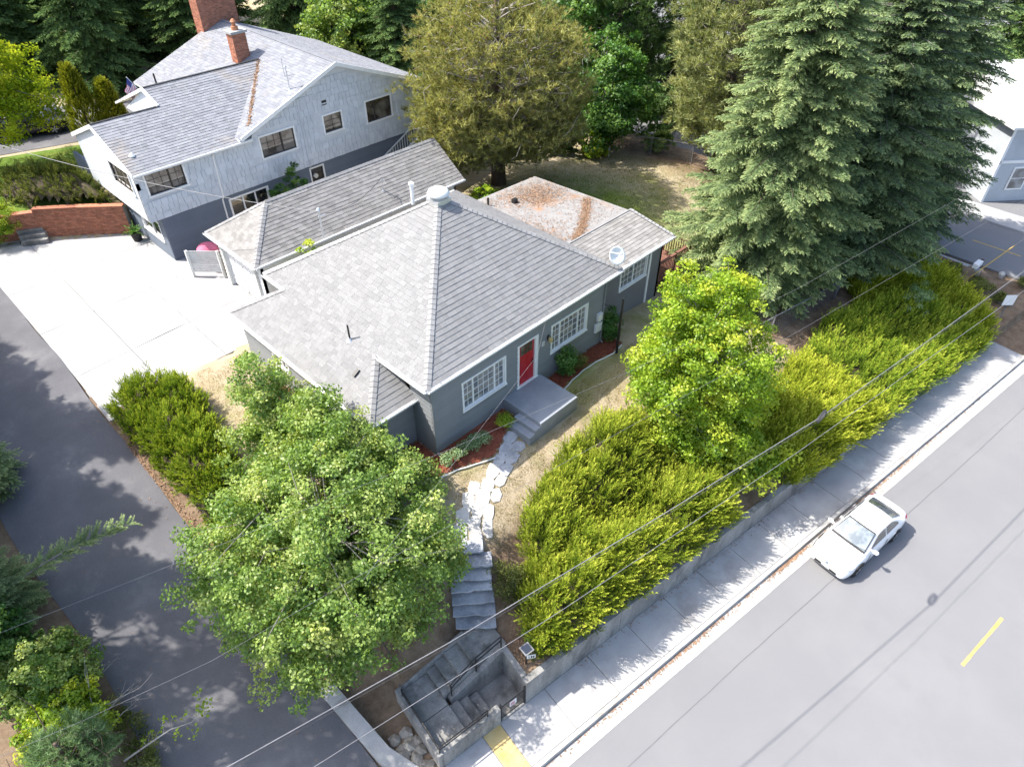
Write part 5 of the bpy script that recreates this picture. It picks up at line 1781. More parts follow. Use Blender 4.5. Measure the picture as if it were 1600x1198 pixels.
small_bush('leggy green weed growing in the gap between garage and house roofs', 'weed', (2.55, 11.2), (.65, .5, 1.9), 34, .11, 306, L_LIME, zoff=0)
small_bush('trailing ivy on the planted corner beside the post lamp', 'ivy', (-1.9, -7.0), (.7, .5, .25), 22, .07, 307, L_DEEP)
small_bush('loose dusty green shrub on the house side of the stone steps', 'shrub', (-1.3, -5.2), (.6, .8, .6), 60, .055, 308, L_SHRUB)
for i, (x, y) in enumerate([(.4, -.75), (.75, -.7), (1.05, -.8), (1.3, -.65), (1.6, -.85), (-.1, -.7)]):
    small_bush('small grey leafed plant in the red mulch before the front window', 'bedding_plant', (x, y), (.15, .15, .14), 8, .06, 310 + i, L_BPINE, 'plant', 'bedding plants in the front mulch')
# plants behind the garage in front of the neighbour's wall
for i, (x, y, h, lab) in enumerate(((5.3, 18.6, 1.5, 'tall leafy shrub behind the garage ridge below slate blue siding'), (6.5, 18.8, 1.9, 'reddish tipped shrub behind the garage ridge near the small window'))):
    small_bush(lab, 'shrub', (x, y), (.5, .45, h), 60, .1, 330 + i, L_DEEP)
small_bush('bright bush between the garage end and the big pine', 'bush', (13.6, 11.6), (1.2, 1.2, 1.2), 80, .13, 335, L_LIME)

# conifers
SPR_A = spruce_mesh(401, 20.0, 4.7, .5, density=1.35, z_top=18.5, nb=10, width=.060, twig=.46)
place_tree(SPR_A, 'tall blue-green spruce with drooping boughs at the right edge of back lawn', 'spruce_tree', (19.9, -1.7, Hs(19.9, -1.7)), .4, 1.0, (L_SPR, M_BARK, M_BARK))
SPR_B = spruce_mesh(402, 19.0, 5.0, 1.2, density=1.2, z_top=18, nb=10, width=.062, droop=.2)
place_tree(SPR_B, 'darker spruce towering over the juniper bank towards the cross street', 'spruce_tree', (26.0, -3.4, Hs(26, -3.4)), 1.2, 1.0, (L_SPRD, M_BARKG, M_BARKG))
place_tree(SPR_A, 'big dark spruce leaning over the white house across the street', 'spruce_tree', (33.4, -2.6, -3.3), 2.2, (1.15, 1.15, 1.1), (L_SPRD, M_BARKG, M_BARKG))
SPR_C = spruce_mesh(403, 5.0, 1.2, .2, density=1.6, nb=9, width=.04)
place_tree(SPR_C, 'small yellow-green young spruce behind the chain-link fence', 'spruce_tree', (30.6, -2.0, Hs(30.6, -2.0)), 0, .7, (L_ARB, M_BARK, M_BARK))
PIN_A = pine_mesh(411, 11.5, [((0, 0, 6.4), (5.2, 5.2, 4.8), 5), ((1.8, -1.5, 3.6), (3.0, 3.0, 2.2), 1.6), ((-2.6, .8, 4.2), (2.6, 2.6, 2.2), 1.3)], 2100, tufts=8, blades=12, nlen=.27, width=.042, clump=.5, trunk_r=.42, bare=190)
place_tree(PIN_A, 'huge olive green pine behind the low rear wing', 'pine_tree', (17.8, 14.7, Hs(17.8, 14.7)), .3, 1.0, (L_PINE, M_BARK, M_DRYSTICK))
PIN_B = pine_mesh(412, 16, [((0, 0, 8.5), (3.6, 3.6, 6.8), 5), ((0, 0, 14.5), (2.2, 2.2, 2.5), 1.2), ((-1, .5, 4.2), (3.0, 3.0, 1.8), 1.0)], 1150, tufts=8, blades=12, nlen=.32, width=.05, clump=.5, trunk_r=.33, bare=70)
place_tree(PIN_B, 'pale long-needled pine at the far end of the back lawn', 'pine_tree', (30.8, 7.2, Hs(30.8, 7.2)), .8, (1.1, 1.1, 1.05), (L_PINE2, M_BARK, M_BARKG))
place_tree(PIN_B, 'pale long-needled pine behind the spruces towards the cross street', 'pine_tree', (39.0, 8.0, -3), 2.1, (1.2, 1.2, 1.25), (L_PINE2, M_BARK, M_BARKG))
place_tree(PIN_B, 'dark pine rising behind the deciduous trees of the back lawn', 'pine_tree', (33.0, 17.5, -1), 4.0, (1.1, 1.1, 1.2), (L_FIR, M_BARK, M_BARKG))
broadleaf('deep green broadleaf tree in the back corner of the lawn', 'broadleaf_tree', (27.6, 14.6, Hs(27.6, 14.6)), [((27.6, 14.6, 3.4), (2.6, 2.6, 3.4), 3), ((26.3, 13.4, 1.4), (1.8, 1.6, 1.4), 1.2), ((29.2, 13.2, 2.0), (1.8, 1.8, 2.0), 1.2)], 330, 62, .20, 421, L_DEEP, (27.6, 14.6, 5.4), .15, clump=(.4, .75))
broadleaf('tall deep green broadleaf tree behind the back lawn fence', 'broadleaf_tree', (31.5, 20.0, -1), [((31.5, 20, 5.5), (4.2, 4.2, 5.0), 3)], 330, 55, .26, 422, L_DEEP, (31.5, 20, 8), .2, clump=(.5, .95))
for i, (x, y, h) in enumerate(((25.8, 13.6, 1.3), (29.8, 11.4, 1.1), (24.6, 15.4, 1.2))):
    small_bush(('lime tinged bush under the deep green tree at the lawn corner', 'leafy bush by the fence post at the end of lawn', 'bush at the foot of the pine beside the back lawn')[i], 'bush', (x, y), (1.1, 1.0, h), 70, .15, 423 + i, (L_LIME, L_MAPLE, L_DEEP)[i])
# forest behind the neighbour
FIR_A = spruce_mesh(431, 17, 3.8, .6, density=.95, nb=8, width=.085, twig=.5)
FIR_B = spruce_mesh(432, 15, 4.2, .4, density=.9, nb=8, width=.09, twig=.5, droop=.35)
ff = [(2.5, 50, FIR_A, 1.0), (6.5, 44.5, FIR_B, .95), (10, 50, FIR_B, 1.15), (14, 44.5, FIR_A, 1.0), (17.5, 49, FIR_A, 1.2), (20.5, 40, FIR_B, 1.0), (24.5, 45, FIR_A, 1.1), (-2, 53, FIR_B, 1.2), (26, 35.5, FIR_B, .95), (30, 40, FIR_A, 1.15),
      (23, 30.5, FIR_A, .8), (34, 33, FIR_B, 1.1), (38, 27, FIR_A, 1.1), (6, 58, FIR_A, 1.3), (17, 58, FIR_B, 1.4), (44, 18, FIR_B, 1.2), (31, 50, FIR_B, 1.4), (46, 32, FIR_A, 1.3), (-7, 46, FIR_A, 1.0), (41, 43, FIR_B, 1.4)]
for i, (x, y, ms, s) in enumerate(ff):
    place_tree(ms, 'dark forest fir in the stand behind the pale blue house', 'fir_tree', (x, y, max(.2, Hs(x, y)) if x < 22 else Hs(x, y) - .2), i * 1.7, (s, s, s * (1 + .1 * (i % 3))), (L_FIR, M_BARK, M_BARK), group='firs behind the pale blue house')
for i, (x, y, ms, s) in enumerate(((50, 6, FIR_A, 1.1), (58, -2, FIR_B, 1.3), (56, 14, FIR_A, 1.3))):
    place_tree(ms, 'dark fir beyond the cross street behind the white-roofed house', 'fir_tree', (x, y, Hs(x, y)), i * 2.1, s, (L_FIR, M_BARK, M_BARK), group='firs beyond the cross street')
for i, (x, y, ms, s) in enumerate(((-15.2, 10.2, FIR_A, .8), (-15.4, 14.2, FIR_B, .95), (-14.6, 18.2, FIR_A, .95), (-15.5, 23.5, FIR_B, 1.0), (-17.5, 28.5, FIR_A, 1.1))):
    place_tree(ms, 'dark fir in the row along the outer edge of the asphalt lane', 'fir_tree', (x, y, Hs(x, y) - .1), i * 1.3, s, (L_FIR, M_BARK, M_BARK), group='firs along the lane')
for i, (x, y, s) in enumerate(((24.0, 36.0, 1.0), (28.5, 29.5, .9), (21.0, 34.5, .85))):
    broadleaf(('broadleaf tree at the forest edge right of the big brick chimney', 'broadleaf tree behind the huge olive pine', 'leafy tree rising beyond the far gable end')[i], 'broadleaf_tree', (x, y, -.1), [((x, y, 4.2 * s + .5), (3.2 * s, 3.2 * s, 4.2 * s), 1)], 230, 55, .25, 441 + i, (L_DEEP, L_DEEP, L_MAPLE)[i], (x, y, 6 * s), .16, clump=(.45, .85))

# neighbour's raised yard with brick wall, lawn, shrubs, cars
yard = [(-11.5, 31.0), (-6.4, 28.35), (-4.4, 27.3), (-.9, 24.3), (-.5, 24.6), (-.5, 31.2), (4.1, 31.9), (30, 34), (30, 70), (-30, 70), (-30, 36)]
struct(MB().prism(yard, -.4, 1.35).build('raised_yard', M_GROUND))
M_LUSH = surf('lush lawn', (.085, .155, .018), (.15, .225, .030), .95, 1.2, 40, .45, bump=.5, bscale=60, c=(.22, .25, .05), cn=.5, clo=.55, chi=.75)
struct(MB().prism([(-11.3, 31.2), (-6.35, 28.5), (-4.35, 27.5), (-.9, 24.6), (-.55, 31.2), (1.2, 34.5), (-10, 38.4), (-24, 42), (-24, 37)], 1.3, 1.37).build('neighbour_lawn', M_LUSH))
struct(MB().prism([(-20, 41.2), (-10, 38.5), (1.6, 35.0), (8, 34.2), (12, 36), (4, 42), (-18, 47)], 1.3, 1.375).build('neighbour_drive', M_LANE))
bw = thing('brick_wall', 'curved red brick retaining wall at the back of the concrete yard', 'wall', (-3, 26.5, 0))
pts = [(-8.5, 29.3), (-6.3, 28.15), (-4.35, 27.1), (-2.6, 25.7), (-.85, 24.1)]
core, bricks = MB(), MB()
rr = random.Random(31)
for a, b in zip(pts[:-1], pts[1:]):
    a_, b_ = Vector((*a, 0)), Vector((*b, 0))
    d_ = (b_ - a_)
    L_ = d_.length
    d_.normalize()
    n_ = Vector((d_.y, -d_.x, 0))
    low = a[0] < -5
    top = 1.38 if low else 1.55
    core.obox(a_ + Vector((0, 0, -.2)), d_ * L_, -n_ * .3, Vector((0, 0, top + .2)))
    r_ = 0
    while r_ * .085 < top:
        s_ = -(.12 if r_ % 2 else 0)
        while s_ < L_:
            s0, s1 = max(s_, 0), min(s_ + .225, L_)
            if s1 - s0 > .03:
                bricks.obox(a_ + d_ * s0 + Vector((0, 0, r_ * .085)), d_ * (s1 - s0), n_ * rr.uniform(.012, .022), Vector((0, 0, .072)))
            s_ += .238
        r_ += 1
    MB().obox(a_ + Vector((0, 0, top)) + n_ * .03, d_ * L_, -n_ * .36, Vector((0, 0, .07))).build('coping', M_BRICK, bw)
core.build('wall_core', M_MORTAR, bw)
o = bricks.build('bricks', M_BRICK, bw)
o['kind'] = 'stuff'
gs = thing('garden_steps', 'weathered concrete garden steps set into the brick wall', 'steps', (-4.8, 26.9, 0))
for i in range(3):
    MB().obox((-5.5 + i * .06, 26.95 + i * .3, -.1), (1.1, -.6, 0), (.17, .31, 0), (0, 0, .28 + i * .2)).build('step', M_OLDC, gs)
juniper('dark olive shrub mass above the brick wall beside the pale blue house', 'shrub_mass', [(-4.3, 27.6), (-1.0, 24.9), (-1.0, 28.4), (-2.2, 31.0), (-4.4, 31.2), (-5.2, 29.6)], 1.7, 3200, 451, L_SHRUB, bias=(0, -.1, .8), edge_r=1.1, cat='shrub', length=(.25, .5), floor=1.35)
small_bush('round clipped bright green bush on the low end of the brick wall', 'round_bush', (-6.1, 28.2), (1.15, 1.15, 1.0), 210, .07, 452, L_LIME, zoff=.5)
ARB = None
for i, (x, y, h) in enumerate(((2.2, 36.2, 4.0), (3.6, 35.4, 3.0))):
    rng = np.random.default_rng(460 + i)
    n = 1500
    t = rng.random(n) ** .8
    a = rng.uniform(0, 6.28, n)
    rad = 1.0 * (1 - t) ** .6 * (h / 4) ** .5 * rng.uniform(.8, 1.05, n) + .06
    P = np.stack([x + rad * np.cos(a), y + rad * np.sin(a), 1.4 + t * h], -1)
    D = np.stack([np.cos(a) * .5, np.sin(a) * .5, np.full(n, .9)], -1) + rng.normal(0, .2, (n, 3))
    V, A = plume(rng, P - unit(D) * .2, D, rng.uniform(.35, .6, n), 12, .06, ang=34, blen=.34)
    o = thing('arborvitae', ('taller pointed arborvitae beside the neighbour driveway', 'shorter pointed arborvitae nearest the pale blue house')[i], 'shrub', (x, y, 1.36))
    link_mesh('foliage', tri_mesh('foliage', V, A), L_ARB, o)
    MB().tube([(x, y, 1.3), (x, y, 1.3 + h * .95)], [.09, .03], 7).build('trunk', M_BARK, o)
broadleaf('yellow-green honey locust overhanging the neighbour driveway', 'locust_tree', (-5.0, 36.0, 1.3), [((-3.5, 34.5, 6.6), (3.6, 3.0, 2.4), 4), ((-4.5, 35, 9.0), (3.2, 3.2, 2.2), 2), ((-1.0, 32.6, 5.6), (1.4, 1.2, 1.9), .9), ((-2.4, 32.5, 4.6), (1.0, .8, 1.6), .5)],
          330, 85, .15, 470, L_YEL, (-4.4, 35.4, 7.5), .2, clump=(.4, .8), nl=70)

# left edge of the lane: conifer, shrubs, dead branches
place_tree(spruce_mesh(481, 9, 2.5, .3, density=1.5, z_top=8.2, nb=9, width=.045), 'spruce at the lane edge opposite the maple', 'spruce_tree', (-13.9, 5.6, -1.2), 1.0, (.72, .72, .42), (L_SPR, M_BARK, M_BARK))
place_tree(SPR_C, 'small spruce leaning in at the lane edge opposite the hedge', 'spruce_tree', (-12.3, 10.8, -.6), 1.9, (1.1, 1.1, .75), (L_SPR, M_BARK, M_BARK))
for i, (x, y, h) in enumerate(((-15.6, 7.4, 11.0), (-15.2, 3.4, 10.4))):
    broadleaf(('tall high-crowned tree on the outer lane bank opposite the hedge', 'tall high-crowned tree on the outer lane bank opposite the maple')[i], 'broadleaf_tree', (x, y, Hs(x, y) - .1),
              [((x, y, h), (2.5, 2.5, 2.0), 1)], 110, 60, .2, 475 + i, L_MAPLE, (x, y, h + 1), .16, clump=(.35, .7), nl=30)
# long bough reaching over the lane
bo = thing('spruce_bough', 'single long blue-green spruce bough reaching out over the lane', 'branch', (-12.6, 5.0, .3))
rng = np.random.default_rng(482)
ax_ = [np.array([-12.9, 5.3, -.15]) + np.array([3.7, -.9, .55]) * s + np.array([0, 0, .3 * math.sin(s * 3)]) for s in np.linspace(0, 1, 14)]
MB().tube([tuple(q) for q in ax_], list(np.linspace(.05, .012, 14)), 6).build('twig', M_BARKG, bo)
P, D, L = [], [], []
for i in range(130):
    s = rng.uniform(.06, 1)
    q = ax_[0] + (ax_[-1] - ax_[0]) * s + np.array([0, 0, .3 * math.sin(s * 3)])
    P.append(q)
    sg = rng.choice((-1, 1))
    D.append(np.array([.75, sg * .8, rng.normal(.1, .25)]))
    L.append((.75 - .35 * s) * rng.uniform(.5, 1.1))
V, A = plume(rng, np.array(P), np.array(D), np.array(L), 22, .035, ang=55, blen=.22, tip0=.3, tip1=1.0, taper=.3)
link_mesh('needles', tri_mesh('needles', V, A), L_SPR, bo)
for i, (x, y, r_, ml, lab) in enumerate(((-13.3, 2.4, (1.3, 1.3, 1.1), L_MAPLE, 'leafy bright green shrub at the lane edge below the spruce'), (-13.4, .6, (1.1, 1.0, 1.0), L_LIME, 'yellow tinged leafy shrub at the lane edge'), (-14.2, 4.0, (1.2, 1.2, 1.6), L_DEEP, 'deep green shrub tucked under the lane edge spruce'))):
    small_bush(lab, 'shrub', (x, y), r_, 200, .1, 490 + i, ml)
small_bush('low green ground cover creeping along the lane edge', 'ground_cover', (-12.4, -.9), (.5, 1.6, .25), 60, .06, 495, L_SHRUB)
PB = pine_mesh(496, 2.4, [((0, 0, 1.5), (1.1, 1.1, .9), 1)], 170, tufts=9, blades=16, nlen=.16, width=.014, clump=.28, trunk_r=.08, bare=20)
place_tree(PB, 'soft blue-green young pine at the lane mouth', 'pine_tree', (-13.6, -.75, -2.3), 0, 1.0, (L_BPINE, M_BARK, M_BARK))
# bare and sparsely leaved branches over the lane edge
db = thing('dead_branches', 'bare grey branches sticking out over the lane edge', 'branch', (-12.6, .6, -2))
rr = random.Random(41)
for i in range(9):
    p0 = Vector((-13.0 + rr.uniform(-.2, .2), 1.6 - i * .22, -1.9 + rr.uniform(0, .4)))
    d_ = Vector((1, rr.uniform(-.6, .5), rr.uniform(.1, .7))).normalized()
    p = p0
    q = [p0]
    for k in range(5):
        d_ = (d_ + Vector((rr.uniform(-.25, .25), rr.uniform(-.3, .3), rr.uniform(-.25, .2)))).normalized()
        p = p + d_ * rr.uniform(.22, .4)
        q.append(p)
        if k > 1 and rr.random() < .7:
            e_ = (d_ + Vector((rr.uniform(-.8, .8), rr.uniform(-.8, .8), .2))).normalized()
            MB().tube([p, p + e_ * .25, p + e_ * .5 + Vector((0, 0, .05))], [.008, .006, .003], 4).build('twig', M_DRYSTICK, db)
    MB().tube(q, [.026, .022, .018, .013, .009, .005], 5).build('branch', M_DRYSTICK, db)
lb = thing('leafy_branch', 'pale branch with sparse lime leaves reaching over the lane mouth', 'branch', (-12.5, -1.7, -1.6))
q = [Vector((-12.7, -1.3, -1.7)), Vector((-12.0, -1.6, -1.3)), Vector((-11.4, -1.75, -1.15)), Vector((-10.9, -2.05, -1.05)), Vector((-10.5, -2.0, -.95))]
MB().tube(q, [.03, .024, .018, .012, .006], 6).build('branch', M_DRYSTICK, lb)
rng = np.random.default_rng(42)
cs = []
for k in range(22):
    s = rng.uniform(.2, 1) * 3.99
    i = int(s)
    b = np.array(q[i].lerp(q[i + 1], s - i))
    e = b + rng.normal(0, .22, 3) + np.array([.1, 0, .05])
    MB().tube([tuple(b), tuple((b + e) / 2 + np.array([0, 0, .03])), tuple(e)], [.007, .005, .003], 4).build('twig', M_DRYSTICK, lb)
    cs.append(e + rng.normal(0, .07, (6, 3)))
cs = np.concatenate(cs)
V, F_ = leaf_quads(rng, cs, np.tile([0, 0, 1.0], (len(cs), 1)), .10)
link_mesh('leaves', mesh_np('leaves', V, F_, np.full(len(V), .6)), L_LIME, lb)

# dry grass blades on the front lawn, leaf litter along the lane and the gutter
rng = np.random.default_rng(51)
def blades(n, poly, hgt, label, name, mat, avoid=(), seedgreen=.5, floor=None):
    xs = np.array([q[0] for q in poly])
    ys = np.array([q[1] for q in poly])
    X = rng.uniform(xs.min(), xs.max(), n * 3)
    Y = rng.uniform(ys.min(), ys.max(), n * 3)
    k = in_poly(X, Y, poly)
    for a in avoid:
        k &= ~in_poly(X, Y, a)
    X, Y = X[k][:n], Y[k][:n]
    Z = (H(X, Y) if floor is None else floor) - .005
    P = np.stack([X, Y, np.broadcast_to(Z, X.shape)], -1)
    d = unit(rng.normal(0, .55, (len(X), 3)) + np.array([0, 0, .8]))
    w = unit(np.cross(d, rng.normal(0, 1, (len(X), 3)))) * .008
    V = np.stack([P - w, P + w, P + d * (hgt * rng.uniform(.5, 1.3, (len(X), 1)))], 1).reshape(-1, 3)
    g_ = np.clip(.35 + .35 * np.sin(X * 1.3) * np.cos(Y * 1.7) + rng.normal(0, .2, len(X)), 0, 1)
    o = link_mesh(name, tri_mesh(name, V, np.repeat(g_, 3)), mat)
    o['kind'] = 'stuff'
    tag(o, label, 'grass')
L_DRY = foliage('dry grass blade', (.20, .19, .06), (.36, .29, .16), (.50, .41, .26), .3, 1.2, .25)
L_GRN = foliage('green grass blade', (.11, .17, .02), (.20, .25, .04), (.36, .33, .11), .35, .5, .25)
lawn_f = [(-2.2, -3.9), (-.7, -1.1), (.8, -1.55), (2.7, -1.1), (3.4, -2.2), (5.7, -2.15), (5.7, -1.2), (10.5, -1.0), (13, -1.0), (13, -3.5), (7.4, -4.0), (5, -3.6), (1.5, -4.0), (0, -4.6), (-1.2, -4.0)]
blades(42000, lawn_f, .06, 'short dry straw coloured grass of the front lawn', 'front_grass', L_DRY)
blades(16000, [(-6.0, 10.9), (-1.9, 10.4), (-1.9, 3), (-4.6, 3), (-4.6, 8), (-5, 10)], .06, 'short dry grass between hedge and left wall of grey house', 'side_grass', L_DRY)
blades(60000, [(15.6, 16), (27, 13.5), (31, 6), (24, -1), (15.6, -.5)], .09, 'patchy green and dry grass of the back lawn', 'back_grass', L_GRN)
blades(30000, [(-11, 31.4), (-4.4, 28.6), (-.8, 27), (1, 34), (-10, 38)], .09, 'green grass on the raised lawn above the brick wall', 'raised_grass', L_GRN, floor=1.37)
lit = MB()
rr = random.Random(61)
def litter(n, fx, fy, z):
    for i in range(n):
        x, y = fx(), fy()
        x, y = (x, y)
        zz = z(x, y) + .012
        a = rr.uniform(0, 6.28)
        s_ = rr.uniform(.015, .04)
        c_, q_ = math.cos(a) * s_, math.sin(a) * s_
        lit.add([(x - c_, y - q_, zz), (x - q_ * .6, y + c_ * .6, zz + .01), (x + c_, y + q_, zz), (x + q_ * .6, y - c_ * .6, zz + .006)], [(0, 1, 2, 3)])
litter(1500, lambda: -7.62 + abs(rr.gauss(0, .16)) - .1, lambda: rr.uniform(1.5, 9.5), lambda x, y: max(Hs(x, y), float(lane_z(y)) + .03) + .02)
def gut():
    u = rr.uniform(-1, 26)
    return u
for i in range(1400):
    u = rr.choice((rr.uniform(-1, 27), rr.gauss(5.5, 2), rr.gauss(18, 2), rr.gauss(11.2, .7)))
    x, y, z = uvw(u, -1.80 - abs(rr.gauss(0, .07)), ZR + .026)
    a = rr.uniform(0, 6.28)
    s_ = rr.uniform(.015, .045)
    c_, q_ = math.cos(a) * s_, math.sin(a) * s_
    lit.add([(x - c_, y - q_, z), (x - q_ * .6, y + c_ * .6, z + .01), (x + c_, y + q_, z), (x + q_ * .6, y - c_ * .6, z + .006)], [(0, 1, 2, 3)])
for i in range(500):
    u = rr.uniform(2, 25)
    x, y, z = uvw(u, -.03 - abs(rr.gauss(0, .08)), ZW + .012)
    a = rr.uniform(0, 6.28)
    s_ = rr.uniform(.012, .035)
    c_, q_ = math.cos(a) * s_, math.sin(a) * s_
    lit.add([(x - c_, y - q_, z), (x - q_ * .6, y + c_ * .6, z + .01), (x + c_, y + q_, z), (x + q_ * .6, y - c_ * .6, z + .006)], [(0, 1, 2, 3)])
litter(160, lambda: rr.uniform(-12.0, -7.9), lambda: rr.uniform(-5, 12), lambda x, y: float(lane_z(y)) + .045)
litter(900, lambda: rr.gauss(-2.3, .55), lambda: rr.gauss(-6.6, .5), lambda x, y: Hs(x, y) + .01)
o = lit.build('leaf_litter', M_LITTER)
o['kind'] = 'stuff'
tag(o, 'fallen brown leaves gathered along the gutter and the lane edge', 'leaves')

# ------------------------------------------------------------------ cars
def make_car(name, label, loc, rotz, paint, s=1.0, detail=True):
    c = thing(name, label, 'car', loc, rotz)
    c.scale = (s, s, s)
    #        x      zc    zs    ws   wm   zb
    ST = [(2.17, .60, .56, .50, .58, .26), (2.12, .66, .61, .60, .69, .22), (1.98, .72, .67, .70, .78, .18), (1.70, .80, .75, .77, .83, .17), (1.30, .88, .83, .80, .85, .17), (.90, .97, .91, .805, .855, .17), (.40, .99, .94, .81, .86, .17),
          (-.30, 1.0, .96, .81, .86, .17), (-.95, 1.02, .985, .80, .855, .17), (-1.40, 1.05, 1.01, .78, .845, .18), (-1.78, 1.06, 1.0, .73, .81, .20), (-2.02, 1.04, .96, .67, .76, .22), (-2.13, .93, .86, .62, .71, .25), (-2.18, .72, .66, .56, .64, .29)]
    def ring(st):
        x, zc, zs, ws, wm, zb = st
        h = [(0, zc), (ws * .5, zc - .004), (ws * .86, zs + (zc - zs) * .55), (ws, zs - .03), (wm, zs * .62 + .06), (wm * .995, zs * .42 + .04), (wm * .95, zb + .03), (wm * .6, zb)]
        return [(x, y, z) for y, z in h] + [(x, -y, z) for y, z in reversed(h[1:])]
    mb = MB()
    n = len(ring(ST[0]))
    V_ = [q for st in ST for q in ring(st)]
    F_ = [(i * n + j, i * n + (j + 1) % n, (i + 1) * n + (j + 1) % n, (i + 1) * n + j) for i in range(len(ST) - 1) for j in range(n)]
    F_ += [tuple(range(n - 1, -1, -1)), tuple((len(ST) - 1) * n + j for j in range(n))]
    mb.add(V_, F_)
    body = mb.build('body', paint, c, smooth=True, local=True)
    sd = body.modifiers.new('sub', 'SUBSURF')
    sd.levels = sd.render_levels = 2
    # cabin
    SG = [(1.02, .955, .70), (.62, 1.19, .645), (.22, 1.40, .575), (-.05, 1.445, .575), (-.45, 1.455, .575), (-.85, 1.425, .57), (-1.25, 1.27, .60), (-1.62, 1.08, .64), (-1.72, 1.03, .64)]
    def gring(st):
        x, zt, w = st
        zb = .93
        yb = .775
        h = [(yb, zb), (yb - (yb - w) * .5 + .01, (zb + zt) * .5), (w + .02, zt - .05), (w * .82, zt - .008), (w * .4, zt + .010), (0, zt + .014)]
        return [(x, y, z) for y, z in h] + [(x, -y, z) for y, z in reversed(h[:-1])]
    mb = MB()
    n = len(gring(SG[0]))
    mb.add([q for st in SG for q in gring(st)], [(i * n + j, i * n + j + 1, (i + 1) * n + j + 1, (i + 1) * n + j) for i in range(len(SG) - 1) for j in range(n - 1)])
    cab = mb.build('cabin', paint, c, smooth=True, local=True)
    sd = cab.modifiers.new('sub', 'SUBSURF')
    sd.levels = sd.render_levels = 2
    def gpanel(nm, rows, par, lift=.012, mat=G_CAR, nx=9, k=.03):
        mb = MB()
        vs = []
        for (x, z, w) in rows:
            for j in range(nx):
                t = -1 + 2 * j / (nx - 1)
                vs.append((x + k * (1 - t * t) * (1 if x > -.4 else -1), w * t, z + lift + .012 * (1 - t * t)))
        mb.add(vs, [(i * nx + j, i * nx + j + 1, (i + 1) * nx + j + 1, (i + 1) * nx + j) for i in range(len(rows) - 1) for j in range(nx - 1)])
        return mb.build(nm, mat, par, smooth=True, local=True)
    gpanel('windscreen_surround', [(1.04, .955, .70), (.62, 1.195, .625), (.24, 1.395, .55)], cab, .008, M_PLASTIC)
    ws_ = gpanel('windscreen', [(.98, .99, .655), (.62, 1.195, .585), (.30, 1.365, .52)], cab, .018, G_CAR)
    gpanel('rear_window', [(-.90, 1.395, .50), (-1.25, 1.26, .545), (-1.60, 1.09, .57)], cab, .022, G_CARD)
    def yat(z): return .775 - (z - .93) / (1.38 - .93) * (.775 - .60) + .016
    for sg in (1, -1):
        for pts in ([(.70, 1.0), (.18, 1.34), (-.30, 1.385), (-.33, 1.02)], [(-.40, 1.02), (-.37, 1.385), (-.82, 1.36), (-1.18, 1.17), (-1.22, 1.05)]):
            mb = MB()
            vs = [(x, sg * (yat(z)), z) for x, z in pts]
            mb.add(vs, [tuple(range(len(vs)))])
            mb.build('side_window', G_CARD, cab, local=True)
        # mirrors
        mb = MB()
        mb.tube([(.68, sg * .76, .98), (.70, sg * .84, 1.0), (.70, sg * .90, 1.02), (.69, sg * 1.02, 1.02), (.68, sg * 1.05, 1.01)], [.03, .045, .085, .085, .04], 10)
        mb.build('wing_mirror', paint, c, smooth=True, local=True)
        # headlamps, fog lamps, tail lamps
        mb = MB()
        pts = [(2.02, .42, .665), (2.00, .62, .66), (1.84, .76, .70), (1.62, .80, .755), (1.66, .72, .79), (1.86, .55, .76)]
        vs = [(x + .012, sg * (y + .012), z + .014) for x, y, z in pts]
        mb.add(vs + [(1.86, sg * .64, .738)], [(i, (i + 1) % 6, 6) for i in range(6)])
        mb.build('headlight', M_LAMPG, c, smooth=True, local=True)
        mb = MB()
        mb.add([(2.145, sg * .50, .45), (2.08, sg * .66, .45), (2.05, sg * .69, .52), (2.12, sg * .54, .53)], [(0, 1, 2, 3)])
        mb.build('fog_lamp', M_PLASTIC, c, local=True)
        mb = MB()
        mb.add([(-1.90, sg * .765, .90), (-2.05, sg * .675, .89), (-2.10, sg * .61, .80), (-2.05, sg * .69, .76), (-1.92, sg * .785, .79)], [(0, 1, 2, 3, 4)])
        mb.build('tail_light', M_FRED, c, local=True)
        for z_, x_ in ((.80, .12), (.82, -.78)):
            MB().obox((x_, sg * .858, z_), (-.16, 0, 0), (0, sg * .022, 0), (0, 0, .03)).build('door_handle', paint, c, local=True)
        for xd in (.78, -.36, -1.12):
            MB().obox((xd, sg * .845, .28), (.008, 0, 0), (0, sg * .0175, 0), (0, 0, .62)).build('door_seam', M_PLASTIC, c, local=True)
        # wheels
        for xw in (1.285, -1.285):
            mb = MB()
            mb.lathe((xw, sg * .79, .305), [(.21, -.09), (.285, -.09), (.305, -.06), (.305, .06), (.285, .09), (.21, .09)], 26, 'Y')
            wh = mb.build('wheel', M_RUBBER, c, smooth=False, local=True)
            rim = MB()
            yo = sg * .865
            rim.lathe((xw, yo, .305), [(.215, -.012), (.215, .012)], 24, 'Y')
            rm = rim.build('rim', M_PLASTIC, wh, local=True)
            for k_ in range(5):
                a = k_ * 2 * math.pi / 5
                d_ = Vector((math.cos(a), 0, math.sin(a)))
                e_ = Vector((-math.sin(a), 0, math.cos(a)))
                o_ = Vector((xw, yo + sg * .012, .305))
                MB().obox(o_ - e_ * .035, d_ * .21, e_ * .07, Vector((0, sg * .012, 0))).build('spoke', M_RIM, wh, local=True)
            MB().lathe((xw, sg * .80, .33), [(.36, -.07), (.36, .062)], 28, 'Y').build('wheel_arch', M_PLASTIC, c, local=True)
    # grille, plate, lower intake, badge
    mb = MB()
    mb.add([(2.165, -.36, .585), (2.165, .36, .585), (2.13, .30, .655), (2.13, -.30, .655)], [(0, 1, 2, 3)])
    gr_ = mb.build('grille', M_CHROME, c, local=True)
